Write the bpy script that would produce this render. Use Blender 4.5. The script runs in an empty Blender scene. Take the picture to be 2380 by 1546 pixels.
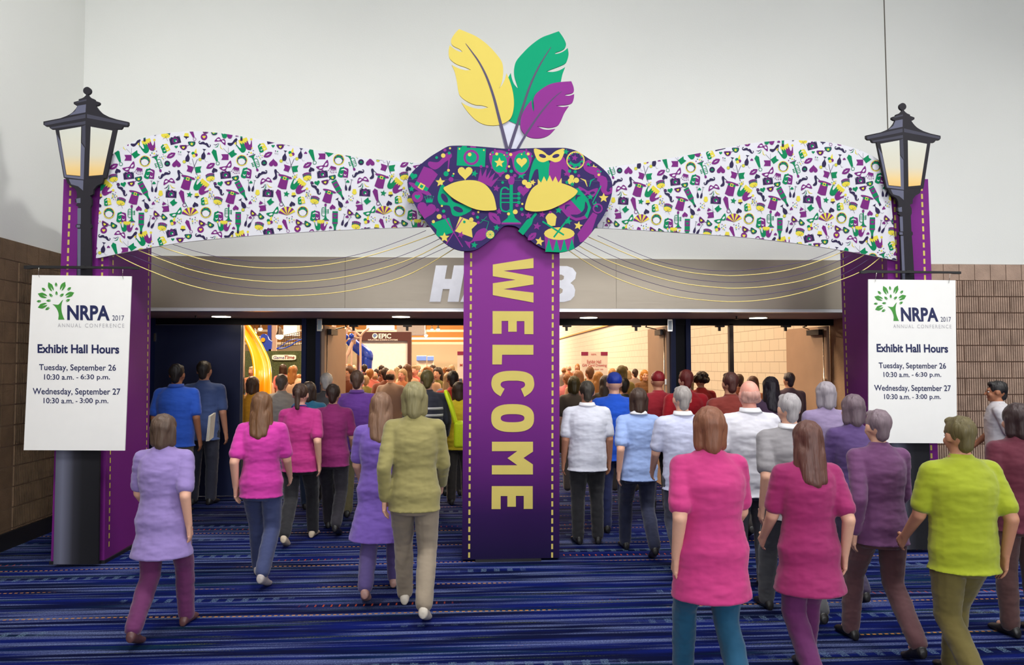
import bpy, math, random
from mathutils import Vector, Matrix, noise
random.seed(7)
SC = bpy.context.scene
COL = SC.collection

# ------------------------------------------------------------------ camera
F_PX = 1720.0                      # focal length for a 2380 px wide frame
YAW, PITCH, ROLL = math.radians(3.42), math.radians(2.44), math.radians(-0.114)
CAM = Vector((0, 0, 1.8))
FW = Vector((math.sin(YAW)*math.cos(PITCH), math.cos(YAW)*math.cos(PITCH), math.sin(PITCH)))
_R = Vector((math.cos(YAW), -math.sin(YAW), 0)); _U = _R.cross(FW)
RT = _R*math.cos(ROLL) + _U*math.sin(ROLL)
UP = -_R*math.sin(ROLL) + _U*math.cos(ROLL)
cd = bpy.data.cameras.new('camera'); cd.sensor_width = 36; cd.lens = 36*F_PX/2380
cam = bpy.data.objects.new('camera', cd); COL.objects.link(cam)
cam.matrix_world = Matrix(((RT.x, UP.x, -FW.x, CAM.x), (RT.y, UP.y, -FW.y, CAM.y), (RT.z, UP.z, -FW.z, CAM.z), (0, 0, 0, 1)))
SC.camera = cam

# ------------------------------------------------------------------ world, lamps, exposure
SC.view_settings.view_transform = 'Standard'; SC.view_settings.look = 'None'
SC.view_settings.gamma = 1; SC.view_settings.use_curve_mapping = False
SC.view_settings.exposure = -0.21
SC.cycles.max_bounces = 6; SC.cycles.diffuse_bounces = 4; SC.cycles.glossy_bounces = 3; SC.cycles.adaptive_threshold = .05
wd = bpy.data.worlds.new('world'); SC.world = wd; wd.use_nodes = True
wd.node_tree.nodes['Background'].inputs[0].default_value = (.8, .85, 1, 1)
wd.node_tree.nodes['Background'].inputs[1].default_value = 0.02

def area(name, loc, aim, size, power, col, sy=None, spread=180):
    l = bpy.data.lights.new(name, 'AREA'); l.energy = power; l.color = col; l.size = size
    l.spread = math.radians(spread)
    if sy: l.shape = 'RECTANGLE'; l.size_y = sy
    o = bpy.data.objects.new(name, l); COL.objects.link(o); o.location = loc
    o.rotation_euler = (Vector(aim)-Vector(loc)).to_track_quat('-Z', 'Y').to_euler()
    return o
# lobby ceiling fixtures (8.9 m up) light the wall and the gate from above and in front
COOL = (1, .99, .975)
for lx, ly, pw, ty, tz, sp in ((-3.0, 3.6, 118, 7, 0.6, 88), (1.0, 3.6, 122, 7, 0.6, 88), (5.2, 3.6, 122, 7, 0.6, 88), (9.6, 3.6, 116, 7, 0.6, 88),
                               (-2.6, -3.8, 60, 8, 1.6, 160), (2.0, -3.8, 65, 8, 1.6, 160), (6.6, -3.8, 65, 8, 1.6, 160), (11.5, -3.8, 60, 8, 1.6, 160), (13, 0, 170, 6.5, 4.4, 60)):  # the last lamp is added, aimed across to brighten the left wall
    area('lobby_lamp', (lx, ly, 8.8), (-4.4 if sp == 60 else lx, ty, tz), 1.5, pw, COOL, spread=sp)
# soft frontal fill added behind the camera; no window is built there
for lx in (-0.5, 6.0):
    area('lobby_fill_light', (lx, -8.7, 3.6), (lx, 0, 3.2), 5.0, 600, (.97, .985, 1), 4.0)
# warm exhibit-hall lamps
WARM = (1, .75, .5)
for lx, ly, pw in ((-6, 16, 1800), (2.2, 14.5, 760), (-8, 27, 3300), (1, 28, 2100), (-10, 45, 5200), (0, 46, 4800), (-4, 60, 3600)):
    area('hall_lamp', (lx, ly, 8.6), (lx, ly, 0), 2.5, pw, WARM)

# ------------------------------------------------------------------ projection helpers: a photo pixel onto a plane of the place
def ray(px, py): return FW + RT*((px-1190)/F_PX) - UP*((py-773)/F_PX)
def P(px, py, Y):
    d = ray(px, py); return CAM + d*(Y/d.y)
def ground(px, py):
    d = ray(px, py); return CAM + d*(-CAM.z/d.z)

# ------------------------------------------------------------------ materials
def lin(c):
    c /= 255.0
    return c/12.92 if c <= .04045 else ((c+.055)/1.055)**2.4
def rgb(t, k=1): return (lin(t[0])*k, lin(t[1])*k, lin(t[2])*k, 1)
def inked(name): return .68 if 'print' in name or 'mask_' in name or 'banner_' in name or 'feather_' in name else 1
def nodes(name):
    m = bpy.data.materials.new(name); m.use_nodes = True
    return m, m.node_tree.nodes, m.node_tree.links, m.node_tree.nodes['Principled BSDF']
def pmat(name, c, rough=.6, metal=0.0, var=.04, scale=9.0, bump=0.0, emit=0.0, coat=0.0, bscale=None, spec=.5):
    """plain surface: base colour with a little procedural unevenness"""
    m, N, L, B = nodes(name)
    tc = N.new('ShaderNodeTexCoord'); nz = N.new('ShaderNodeTexNoise'); nz.inputs['Scale'].default_value = scale
    nz.inputs['Detail'].default_value = 3
    L.new(tc.outputs['Object'], nz.inputs['Vector'])
    cr = N.new('ShaderNodeValToRGB'); a = rgb(c, inked(name))
    cr.color_ramp.elements[0].position = .3; cr.color_ramp.elements[1].position = .7
    cr.color_ramp.elements[0].color = (a[0]*(1-var), a[1]*(1-var), a[2]*(1-var), 1)
    cr.color_ramp.elements[1].color = (min(1, a[0]*(1+var)), min(1, a[1]*(1+var)), min(1, a[2]*(1+var)), 1)
    L.new(nz.outputs['Fac'], cr.inputs['Fac']); L.new(cr.outputs['Color'], B.inputs['Base Color'])
    B.inputs['Roughness'].default_value = rough; B.inputs['Metallic'].default_value = metal
    B.inputs['Specular IOR Level'].default_value = .12 if 'print' in name or 'mask_' in name or 'banner_' in name else spec
    if coat: B.inputs['Coat Weight'].default_value = coat
    if emit:
        L.new(cr.outputs['Color'], B.inputs['Emission Color']); B.inputs['Emission Strength'].default_value = emit
    if bump:
        n2 = N.new('ShaderNodeTexNoise'); n2.inputs['Scale'].default_value = bscale or scale*6; n2.inputs['Detail'].default_value = 4
        L.new(tc.outputs['Object'], n2.inputs['Vector'])
        b = N.new('ShaderNodeBump'); b.inputs['Strength'].default_value = bump; b.inputs['Distance'].default_value = .02
        L.new(n2.outputs['Fac'], b.inputs['Height']); L.new(b.outputs['Normal'], B.inputs['Normal'])
    return m
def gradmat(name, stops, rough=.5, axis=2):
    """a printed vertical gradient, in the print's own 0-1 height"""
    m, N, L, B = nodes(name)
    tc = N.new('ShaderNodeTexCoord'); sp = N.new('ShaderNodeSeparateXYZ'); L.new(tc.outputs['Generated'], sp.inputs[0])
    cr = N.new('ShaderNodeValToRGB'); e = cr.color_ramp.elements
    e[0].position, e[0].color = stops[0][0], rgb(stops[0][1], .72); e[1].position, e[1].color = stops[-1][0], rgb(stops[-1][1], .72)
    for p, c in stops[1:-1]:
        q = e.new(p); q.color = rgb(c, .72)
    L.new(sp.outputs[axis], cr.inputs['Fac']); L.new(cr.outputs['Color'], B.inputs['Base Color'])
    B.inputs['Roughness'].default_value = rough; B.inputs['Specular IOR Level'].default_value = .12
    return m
def objcol(name, rough, bump, bscale, sheen=0.0, zs=1.0, mul=.3):
    """cloth, skin or hair whose dye colour is the object's own colour"""
    m, N, L, B = nodes(name)
    oi = N.new('ShaderNodeObjectInfo'); tc = N.new('ShaderNodeTexCoord'); mp = N.new('ShaderNodeMapping'); mp.inputs['Scale'].default_value = (1, 1, zs)
    nz = N.new('ShaderNodeTexNoise'); nz.inputs['Scale'].default_value = bscale; nz.inputs['Detail'].default_value = 3
    L.new(tc.outputs['Object'], mp.inputs[0]); L.new(mp.outputs[0], nz.inputs['Vector'])
    mx = N.new('ShaderNodeMix'); mx.data_type = 'RGBA'; mx.blend_type = 'MULTIPLY'; mx.inputs[0].default_value = mul
    L.new(oi.outputs['Color'], mx.inputs[6]); L.new(nz.outputs['Fac'], mx.inputs[7])
    L.new(mx.outputs[2], B.inputs['Base Color'])
    B.inputs['Roughness'].default_value = rough
    if sheen: B.inputs['Sheen Weight'].default_value = sheen
    b = N.new('ShaderNodeBump'); b.inputs['Strength'].default_value = bump; b.inputs['Distance'].default_value = .02
    L.new(nz.outputs['Fac'], b.inputs['Height']); L.new(b.outputs['Normal'], B.inputs['Normal'])
    return m

# ------------------------------------------------------------------ mesh builder
class MB:
    def __init__(s): s.v = []; s.f = []; s.mi = []; s.mats = []; s.sm = []
    def m(s, mat):
        if mat not in s.mats: s.mats.append(mat)
        return s.mats.index(mat)
    def add(s, vs, fs, mat, smooth=False):
        o = len(s.v); s.v += [tuple(x) for x in vs]; k = s.m(mat)
        for f in fs: s.f.append([o+i for i in f]); s.mi.append(k); s.sm.append(smooth)
    def box(s, a, b, mat):
        (x0, y0, z0), (x1, y1, z1) = a, b
        s.hexa([(x0,y0,z0),(x1,y0,z0),(x1,y1,z0),(x0,y1,z0),(x0,y0,z1),(x1,y0,z1),(x1,y1,z1),(x0,y1,z1)], mat)
    def hexa(s, v, mat): s.add(v, [(3,2,1,0),(4,5,6,7),(0,1,5,4),(1,2,6,5),(2,3,7,6),(3,0,4,7)], mat)
    def poly(s, pts, mat): s.add(pts, [list(range(len(pts)))], mat)
    def prism(s, pts, dy, mat, side=None):
        """pts: 3D outline on a Y plane; extruded back by dy"""
        n = len(pts); b = [(p[0], p[1]+dy, p[2]) for p in pts]
        s.add(list(pts)+b, [list(range(n)), list(range(2*n-1, n-1, -1))], mat)
        s.add(list(pts)+b, [(i, i+n, (i+1) % n+n, (i+1) % n) for i in range(n)], side or mat)
    def tube(s, pts, r, mat, n=8, closed=False):
        pts = [Vector(p) for p in pts]; k = len(pts); vs = []; fs = []
        rr = r if isinstance(r, (list, tuple)) else [r]*k
        prev = None
        for i, p in enumerate(pts):
            t = (pts[min(i+1, k-1)]-pts[max(i-1, 0)]).normalized()
            a = prev if prev is not None else (Vector((0, 0, 1)) if abs(t.z) < .9 else Vector((1, 0, 0)))
            a = (a - t*a.dot(t)).normalized(); prev = a; b = t.cross(a)
            for j in range(n):
                w = 2*math.pi*j/n; vs.append(p+(a*math.cos(w)+b*math.sin(w))*rr[i])
        for i in range(k-1):
            for j in range(n): fs.append((i*n+j, i*n+(j+1) % n, (i+1)*n+(j+1) % n, (i+1)*n+j))
        fs.append(list(range(n-1, -1, -1))); fs.append([(k-1)*n+j for j in range(n)])
        s.add(vs, fs, mat, True)
    def ell(s, c, r, mat, nu=18, nv=12):
        vs = [(c[0], c[1], c[2]-r[2])]; fs = []
        for i in range(1, nv):
            t = -math.pi/2+math.pi*i/nv
            for j in range(nu):
                w = 2*math.pi*j/nu; vs.append((c[0]+r[0]*math.cos(t)*math.cos(w), c[1]+r[1]*math.cos(t)*math.sin(w), c[2]+r[2]*math.sin(t)))
        vs.append((c[0], c[1], c[2]+r[2])); T = len(vs)-1
        for j in range(nu): fs.append((0, 1+(j+1) % nu, 1+j)); fs.append((T, T-nu+j, T-nu+(j+1) % nu))
        for i in range(nv-2):
            for j in range(nu): a = 1+i*nu; fs.append((a+j, a+(j+1) % nu, a+nu+(j+1) % nu, a+nu+j))
        s.add(vs, fs, mat, True)
    def cone(s, p1, r1, p2, r2, mat, n=14, q=4):
        """round-ended tapered limb; r may be (rx, ry) for a flattened section"""
        p1 = Vector(p1); p2 = Vector(p2); t = (p2-p1); L = t.length; t = t/L if L > 1e-6 else Vector((0, 0, 1))
        a = Vector((1, 0, 0)); a = a-t*a.dot(t)
        if a.length < .2: a = Vector((0, 1, 0)); a = a-t*a.dot(t)
        a.normalize(); b = t.cross(a)
        R1 = r1 if isinstance(r1, tuple) else (r1, r1); R2 = r2 if isinstance(r2, tuple) else (r2, r2)
        rings = []
        for i in range(q): w = -math.pi/2+math.pi/2*(i+.35)/q; rings.append((p1+t*(min(R1)*math.sin(w)), R1, math.cos(w)))
        rings.append((p1, R1, 1)); rings.append((p2, R2, 1))
        for i in range(q): w = math.pi/2*(i+.65)/q; rings.append((p2+t*(min(R2)*math.sin(w)), R2, max(.15, math.cos(w))))
        s.loft([(c, (R[0]*k, R[1]*k), a, b) for c, R, k in rings], mat, n)
    def loft(s, rings, mat, n=20):
        vs = []; fs = []; k = len(rings)
        for c, R, a, b in rings:
            for j in range(n):
                w = 2*math.pi*j/n; vs.append(Vector(c)+a*(R[0]*math.cos(w))+b*(R[1]*math.sin(w)))
        for i in range(k-1):
            for j in range(n): fs.append((i*n+j, i*n+(j+1) % n, (i+1)*n+(j+1) % n, (i+1)*n+j))
        fs.append(list(range(n-1, -1, -1))); fs.append([(k-1)*n+j for j in range(n)])
        s.add(vs, fs, mat, True)
    def mesh(s, name, off=(0, 0, 0)):
        me = bpy.data.meshes.new(name); o = Vector(off)
        me.from_pydata([tuple(Vector(v)-o) for v in s.v], [], s.f)
        for m in s.mats: me.materials.append(m)
        me.polygons.foreach_set('material_index', s.mi); me.polygons.foreach_set('use_smooth', s.sm); me.update()
        return me
    def build(s, name, parent=None, **kw):
        """link as one object; a part is stored relative to its parent's base"""
        off = Vector((0, 0, 0)); q = parent
        while q is not None: off = off+q.location; q = q.parent
        o = bpy.data.objects.new(name, None if False else s.mesh(name, off)); COL.objects.link(o); o.parent = parent
        return tag(o, **kw)
def tag(o, label=None, cat=None, group=None, kind=None):
    for k, v in (('label', label), ('category', cat), ('group', group), ('kind', kind)):
        if v: o[k] = v
    return o
def empty(name, loc, label, cat, group=None):
    o = bpy.data.objects.new(name, None); COL.objects.link(o); o.location = loc; o.empty_display_size = .1
    return tag(o, label, cat, group)
def dup(o, parent=None, dx=(0, 0, 0)):
    c = o.copy(); COL.objects.link(c); c.parent = parent
    if parent is None: c.location = o.location+Vector(dx)
    for ch in list(o.children): dup(ch, c)
    return c
def smooth(pts, n=6, closed=True):
    out = []; k = len(pts)
    for i in range(k if closed else k-1):
        g = lambda j: pts[j % k] if closed else pts[max(0, min(k-1, j))]
        p0, p1, p2, p3 = g(i-1), g(i), g(i+1), g(i+2)
        for t in range(n):
            u = t/n
            out.append(tuple(.5*((2*b)+(c-a)*u+(2*a-5*b+4*c-d)*u*u+(3*b-a-3*c+d)*u**3) for a, b, c, d in zip(p0, p1, p2, p3)))
    if not closed: out.append(pts[-1])
    return out
def quad_px(pts, Y): return [P(x, y, Y) for x, y in pts]

def text_polys(body, bold=0.0, shear=0.0, space=1.0):
    """filled glyph faces of a text, in its own 2D units"""
    cu = bpy.data.curves.new('t', 'FONT'); cu.body = body; cu.offset = bold; cu.shear = shear; cu.space_character = space
    cu.resolution_u = 4; cu.fill_mode = 'FRONT'
    o = bpy.data.objects.new('t', cu); COL.objects.link(o)
    dg = bpy.context.evaluated_depsgraph_get(); me = bpy.data.meshes.new_from_object(o.evaluated_get(dg))
    vs = [(v.co.x, v.co.y) for v in me.vertices]; fs = [list(p.vertices) for p in me.polygons]
    bpy.data.objects.remove(o); bpy.data.curves.remove(cu); bpy.data.meshes.remove(me)
    return vs, fs
def text_px(mb, body, q, Y, mat, bold=0.0, shear=0.0, space=1.0):
    """text whose ink fills the pixel box q=(x0,y0,x1,y1[,dy of right side]) on plane Y"""
    vs, fs = text_polys(body, bold, shear, space)
    x0 = min(v[0] for v in vs); x1 = max(v[0] for v in vs); y0 = min(v[1] for v in vs); y1 = max(v[1] for v in vs)
    dy = q[4] if len(q) > 4 else 0
    out = []
    for x, y in vs:
        u = (x-x0)/(x1-x0); w = (y1-y)/(y1-y0)
        out.append(P(q[0]+u*(q[2]-q[0]), q[1]+w*(q[3]-q[1])+dy*u, Y))
    mb.add(out, fs, mat)

# ------------------------------------------------------------------ the hall entrance: walls, floor, doors
WY, DY, LX, RX = 8.85, 10.45, -4.51, 5.30       # lobby wall, door line, left lobby wall, right side of the recess
HZ0, HZ1, BZ = 2.437, 3.071, 3.033              # header bottom and top, top of the block wainscot
white = pmat('painted_drywall', (226, 227, 222), .85, var=.015, scale=.8, bump=.05, bscale=60)
brown = pmat('block_tan_plain', (172, 146, 128), .9, var=.16, scale=5, bump=.35, bscale=70)
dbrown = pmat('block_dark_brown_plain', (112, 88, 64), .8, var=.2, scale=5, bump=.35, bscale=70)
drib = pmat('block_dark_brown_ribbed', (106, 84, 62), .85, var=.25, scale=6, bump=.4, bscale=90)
ribm = pmat('block_brown_ribbed', (168, 142, 124), .92, var=.2, scale=6, bump=.4, bscale=90)
mortar = pmat('block_mortar', (150, 132, 116), .95, var=.1, scale=20)
black = pmat('black_rubber_base', (22, 22, 24), .5)
navy = pmat('navy_door_paint', (28, 35, 66), .4, var=.05, scale=4, spec=.3)
frame_m = pmat('navy_frame_paint', (24, 34, 74), .4, var=.05, spec=.15)
darkframe = pmat('dark_frame_paint', (12, 11, 16), .5, spec=.15)
beige = pmat('beige_door_paint', (176, 146, 122), .5, var=.05, scale=3)
chrome = pmat('brushed_chrome', (200, 196, 188), .22, 1.0)
gun = pmat('dark_closer_metal', (52, 46, 46), .4, .6)
soff = pmat('soffit_paint', (196, 176, 164), .7, var=.04, scale=2)
cream = None

def steel():
    m, N, L, B = nodes('brushed_stainless_panel')
    tc = N.new('ShaderNodeTexCoord'); mp = N.new('ShaderNodeMapping'); mp.inputs['Scale'].default_value = (1.2, 1, 90)
    nz = N.new('ShaderNodeTexNoise'); nz.inputs['Scale'].default_value = 3; nz.inputs['Detail'].default_value = 5
    L.new(tc.outputs['Object'], mp.inputs[0]); L.new(mp.outputs[0], nz.inputs['Vector'])
    r = N.new('ShaderNodeMapRange'); r.inputs[3].default_value = .36; r.inputs[4].default_value = .5
    L.new(nz.outputs['Fac'], r.inputs[0]); L.new(r.outputs[0], B.inputs['Roughness'])
    B.inputs['Base Color'].default_value = rgb((156, 146, 132)); B.inputs['Metallic'].default_value = .85
    return m
steel_m = steel()

def carpet():
    """navy carpet: long pale streaks across, rows of short ticks and dotted orange lines"""
    m, N, L, B = nodes('patterned_navy_carpet')
    tc = N.new('ShaderNodeTexCoord')
    def noise_(sx, sy, sc, det=3, off=0):
        mp = N.new('ShaderNodeMapping'); mp.inputs['Scale'].default_value = (sx, sy, 1); mp.inputs['Location'].default_value = (off, off*.7, 0)
        n = N.new('ShaderNodeTexNoise'); n.inputs['Scale'].default_value = sc; n.inputs['Detail'].default_value = det
        L.new(tc.outputs['Object'], mp.inputs[0]); L.new(mp.outputs[0], n.inputs['Vector']); return n.outputs['Fac']
    def math_(op, a, b=None, c=None):
        q = N.new('ShaderNodeMath'); q.operation = op
        for i, x in enumerate((a, b, c)):
            if x is None: continue
            if isinstance(x, (int, float)): q.inputs[i].default_value = x
            else: L.new(x, q.inputs[i])
        return q.outputs[0]
    def step(v, lo, hi):
        q = N.new('ShaderNodeMapRange'); L.new(v, q.inputs[0]); q.inputs[1].default_value = lo; q.inputs[2].default_value = hi; return q.outputs[0]
    sp = N.new('ShaderNodeSeparateXYZ'); L.new(tc.outputs['Object'], sp.inputs[0]); X, Y = sp.outputs[0], sp.outputs[1]
    wav = math_('MULTIPLY', math_('SUBTRACT', noise_(.5, .5, 1.0, 1, 3), .5), .16)
    Yw = math_('ADD', Y, wav)
    def row(per, ph, w):            # thin bands running across, `per` apart
        fr = math_('FRACT', math_('DIVIDE', math_('ADD', Yw, ph), per))
        return math_('LESS_THAN', fr, w/per)
    def ticks(per, w): return math_('LESS_THAN', math_('FRACT', math_('DIVIDE', X, per)), w)
    cur = [None]
    def mix(mask, col, base=None):
        q = N.new('ShaderNodeMix'); q.data_type = 'RGBA'; L.new(mask, q.inputs[0])
        if cur[0] is None: q.inputs[6].default_value = rgb(base)
        else: L.new(cur[0], q.inputs[6])
        q.inputs[7].default_value = rgb(col); cur[0] = q.outputs[2]
    mix(step(noise_(.5, 5, 1.6, 4), .42, .6), (10, 22, 88), (6, 12, 46))
    mix(step(noise_(.35, 7, 1.4, 3, 9), .55, .68), (10, 36, 58))
    fine = step(noise_(30, 60, 3, 2, 2), .45, .62)
    mix(math_('MULTIPLY', step(noise_(.28, 9, 2.0, 5, 5), 0.5, .64), math_('ADD', .35, math_('MULTIPLY', fine, .6))), (104, 116, 160))
    mix(math_('MULTIPLY', step(noise_(.3, 10, 2.3, 3, 17), .62, .7), fine), (86, 94, 38))
    seg = lambda off, lo=.5: step(noise_(.55, 1.3, 1, 1, off), lo, lo+.05)
    mix(math_('MULTIPLY', math_('MULTIPLY', row(.66, .12, .085), ticks(.115, .42)), math_('MULTIPLY', seg(21, .47), fine)), (96, 118, 140))
    mix(math_('MULTIPLY', math_('MULTIPLY', row(.66, .45, .016), ticks(.042, .55)), seg(33, .45)), (176, 122, 60))
    mix(math_('MULTIPLY', math_('MULTIPLY', row(1.32, .93, .05), ticks(.06, .2)), seg(41, .5)), (150, 62, 42))
    L.new(cur[0], B.inputs['Base Color']); B.inputs['Roughness'].default_value = .95; B.inputs['Specular IOR Level'].default_value = .05
    b = N.new('ShaderNodeBump'); b.inputs['Strength'].default_value = .3; b.inputs['Distance'].default_value = .01
    L.new(noise_(1, 1, 260, 2), b.inputs['Height']); L.new(b.outputs['Normal'], B.inputs['Normal'])
    return m
def slab(name, a, b, mat, kind='structure'):
    mb = MB(); mb.box(a, b, mat); return mb.build(name, kind=kind)
slab('floor', (-14, -9, -.2), (16, 76, 0), carpet())

# lobby walls
slab('wall_front', (RX, WY, HZ1-.036), (16, WY+.3, 9.2), white)
mb = MB(); mb.box((LX-.3, WY, HZ1), (RX, WY+.3, 9.2), white); mb.build('wall_front', kind='structure')
mb = MB(); seam = pmat('panel_joint_shadow_gap', (96, 90, 80), .9)
sx0, sx1 = P(2052, 0, WY), P(2066, 330, WY)
mb.hexa([(sx0.x-.008, WY-.004, 9.1), (sx0.x+.004, WY-.004, 9.1), (sx0.x+.004, WY+.002, 9.1), (sx0.x-.008, WY+.002, 9.1)] and
        [(sx1.x-.008, WY-.004, 3.03), (sx1.x+.004, WY-.004, 3.03), (sx1.x+.004, WY+.002, 3.03), (sx1.x-.008, WY+.002, 3.03),
         (sx0.x-.008, WY-.004, 9.1), (sx0.x+.004, WY-.004, 9.1), (sx0.x+.004, WY+.002, 9.1), (sx0.x-.008, WY+.002, 9.1)], seam)
mb.build('trim_1', kind='structure')
slab('wall_left', (LX-.3, -9, BZ), (LX, WY, 9.2), white)
slab('wall_back', (LX, -9.3, 0), (16, -9, 9.2), white)
slab('wall_right', (16, -9, 0), (16.3, WY, 9.2), white)
slab('ceiling', (LX-.3, -9, 9.0), (16, WY, 9.2), white)

# ribbed block wainscot: real courses of upright ribs between mortar grooves
def blocks(name, length, place, brown, ribm, mortar, ribs_at=None):
    """length along the wall from its seen end; place(u, d, z) -> world, d = relief towards the room"""
    mb = MB(); C = .2032; pitch = .0290
    def blk(u0, u1, z0, z1, d, mat): mb.hexa([place(u, w, z) for z in (z0, z1) for u, w in ((u0, d), (u1, d), (u1, -.05), (u0, -.05))], mat)
    mb.hexa([place(u, w, z) for z in (.16, BZ) for u, w in ((0, .006), (length, .006), (length, -.2), (0, -.2))], mortar)
    n = int(length/C)+1
    for i in range(n):                                    # plain top course
        blk(i*C+.004, min(length, (i+1)*C-.004), BZ-C+.005, BZ-.002, .012, brown)
    z = BZ-C; row = 0
    while z > .17:
        z0 = max(.165, z-C)
        u = 0.0
        while u < length-1e-6:
            if ribs_at and u >= ribs_at:                  # beyond the ribs: plain squares
                blk(u+.004, min(length, u+C-.004), z0+.004, z-.004, .012, brown); u += C; continue
            joint = ((u+(C if row % 2 else 0)) % (2*C)) < pitch      # an upright joint between two blocks
            blk(u+(.013 if joint else .005), u+pitch-.006, z0+.009, z-.005, .022, ribm); u += pitch
            if ribs_at and u > ribs_at-.02: u = ribs_at
        z -= C; row += 1
    return mb.build(name, kind='structure')
blocks('wall_front_blocks', 6.0, lambda u, d, z: (RX+u, WY-d, z), brown, ribm, pmat('block_mortar_dark', (98, 74, 60), .95, var=.1, scale=20))
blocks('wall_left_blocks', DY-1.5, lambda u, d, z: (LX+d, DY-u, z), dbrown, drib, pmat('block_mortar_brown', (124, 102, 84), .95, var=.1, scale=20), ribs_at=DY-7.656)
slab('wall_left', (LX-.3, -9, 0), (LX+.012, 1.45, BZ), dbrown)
slab('wall_front', (11.3, WY, 0), (16, WY+.3, HZ1-.036), brown)
slab('baseboard_left', (LX, -9, 0), (LX+.03, DY, .165), black)
slab('baseboard_front', (RX, WY-.03, 0), (16, WY, .165), black)
slab('wall_recess_right', (RX, WY, 0), (RX+.3, DY+.1, HZ1-.036), pmat('tan_block_paint', (170, 140, 112), .8, bump=.2))

# stainless header with the hall's letters, soffit and its round downlights
mb = MB(); jx = P(803, 650, WY).x, P(1431, 650, WY).x
for a, b in ((LX, jx[0]-.0015), (jx[0]+.0015, jx[1]-.0015), (jx[1]+.0015, RX)): mb.box((a, WY-.03, HZ0+.03), (b, WY+.28, HZ1), steel_m)
mb.box((LX, WY-.035, HZ0), (RX, WY+.27, HZ0+.027), pmat('header_edge_trim', (190, 190, 192), .35, .6))
mb.build('header_panel', kind='structure')
slab('trim_2', (LX, WY-.045, HZ0-.012), (RX, WY-.02, HZ0+.001), pmat('header_drip_edge', (206, 206, 210), .3, .5))
slab('ceiling_soffit', (LX, WY-.02, HZ0+.003), (RX, DY+.1, HZ0+.12), soff)
letter_white = pmat('sign_letter_white', (238, 239, 246), .4)
sign = empty('wall_lettering', (P(1168, 700, WY).x, WY-.035, P(1168, 702, WY).z), 'heavy white slanted letters on the steel header, half hidden by the purple column', 'lettering')
HY = WY-.05
def letter(pts, holes=None):
    mb = MB(); mb.prism([tuple(q) for q in quad_px(pts, HY)], .019, letter_white); return mb
H = [(998, 701.6), (1013, 617), (1039.4, 617), (1034, 648.4), (1049.3, 648.4), (1055, 617), (1081, 617), (1066, 701.6), (1040, 701.6), (1045, 672), (1029, 672), (1024, 701.6)]
letter(H).build('letter', sign)
A = [(1070, 702), (1108, 617.4), (1132, 617.4), (1141, 702), (1115, 702), (1113.6, 686), (1096, 686), (1090, 702)]
letter(A).build('letter', sign)
for dx in (0, 53):
    letter([(1147+dx, 702.5), (1161+dx, 618), (1187+dx, 618), (1177+dx, 680), (1203+dx, 680), (1199+dx, 702.5)]).build('letter', sign)
def stroke_ring(mb, outer, inner, Y, mat, th=.019):
    n = len(outer); o = quad_px(outer, Y); i_ = quad_px(inner, Y)
    for k in range(n):
        q = [o[k], o[(k+1) % n], i_[(k+1) % n], i_[k]]
        mb.prism([tuple(v) for v in q], th, mat)
mb = MB()                                         # the B, upper and lower bowl
Bo = [(1266, 618), (1318, 618.5), (1331, 623), (1339.5, 634), (1337, 648), (1326, 658), (1333, 664), (1337, 674), (1335, 688), (1326, 698), (1311, 702), (1251, 703)]
mb.prism([tuple(q) for q in quad_px(Bo, HY)], .019, letter_white)
hole = pmat('letter_counter_fill', (150, 138, 124), .4, .6)  # flat grey near the header steel fills the counters
for q in ([(1288, 638), (1305, 638.5), (1311, 642), (1310, 649), (1305, 651.5), (1286, 651)], [(1283, 669), (1303, 669.5), (1308, 673), (1307, 680), (1301, 683.5), (1280, 683)]):
    mb.poly(quad_px(q, HY-.0006), hole)
mb.build('letter', sign)

disc = pmat('downlight_lens', (255, 240, 214), .5, emit=14)
rim = pmat('downlight_rim', (60, 48, 40), .5)
for i, (px, py) in enumerate(((514.5, 735.2), (932, 735.6), (1368, 737.6), (1762, 738.3))):
    d = ray(px, py); c = CAM+d*((HZ0+.002-CAM.z)/d.z)
    where = ('above the closed navy door at far left', 'left of the purple column', 'just right of the purple column', 'above the rightmost doorway')[i]
    e = empty('downlight', (c.x, c.y, HZ0-.006), 'round recessed soffit downlight '+where, 'light', 'round downlights in the soffit')
    for nm, r, z, mt in (('rim', .135, -.003, rim), ('lens', .118, -.009, disc)):
        mb = MB(); k = 32
        t = [(c.x+r*math.cos(2*math.pi*j/k), c.y+r*math.sin(2*math.pi*j/k)) for j in range(k)]
        mb.add([(x, y, HZ0+.004) for x, y in t]+[(x, y, HZ0+.004+z-.004) for x, y in t], [list(range(k)), list(range(2*k-1, k-1, -1))]+[(j, (j+1) % k, k+(j+1) % k, k+j) for j in range(k)], mt)
        mb.build(nm, e)
    l = bpy.data.lights.new('downlight_lamp', 'SPOT'); l.energy = 26 if i else 10; l.color = (1, .8, .55); l.spot_size = 2.2; l.shadow_soft_size = .1
    o = bpy.data.objects.new('downlight_lamp', l); COL.objects.link(o); o.location = (c.x, c.y, HZ0-.05)
for px, py, w in ((455, 734, 'left of the leftmost soffit downlight'), (1712, 736, 'left of the rightmost soffit downlight')):
    d = ray(px, py); c = CAM+d*((HZ0-CAM.z)/d.z)
    e = empty('sprinkler_head', (c.x, c.y, HZ0), 'small dark sprinkler head on the soffit '+w, 'sprinkler', 'soffit sprinklers')
    mb = MB(); mb.cone((c.x, c.y, HZ0), .012, (c.x, c.y, HZ0-.03), .009, gun); mb.build('stem', e)
    mb = MB(); mb.ell((c.x, c.y, HZ0-.034), (.034, .034, .006), gun); mb.build('deflector', e)

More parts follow.
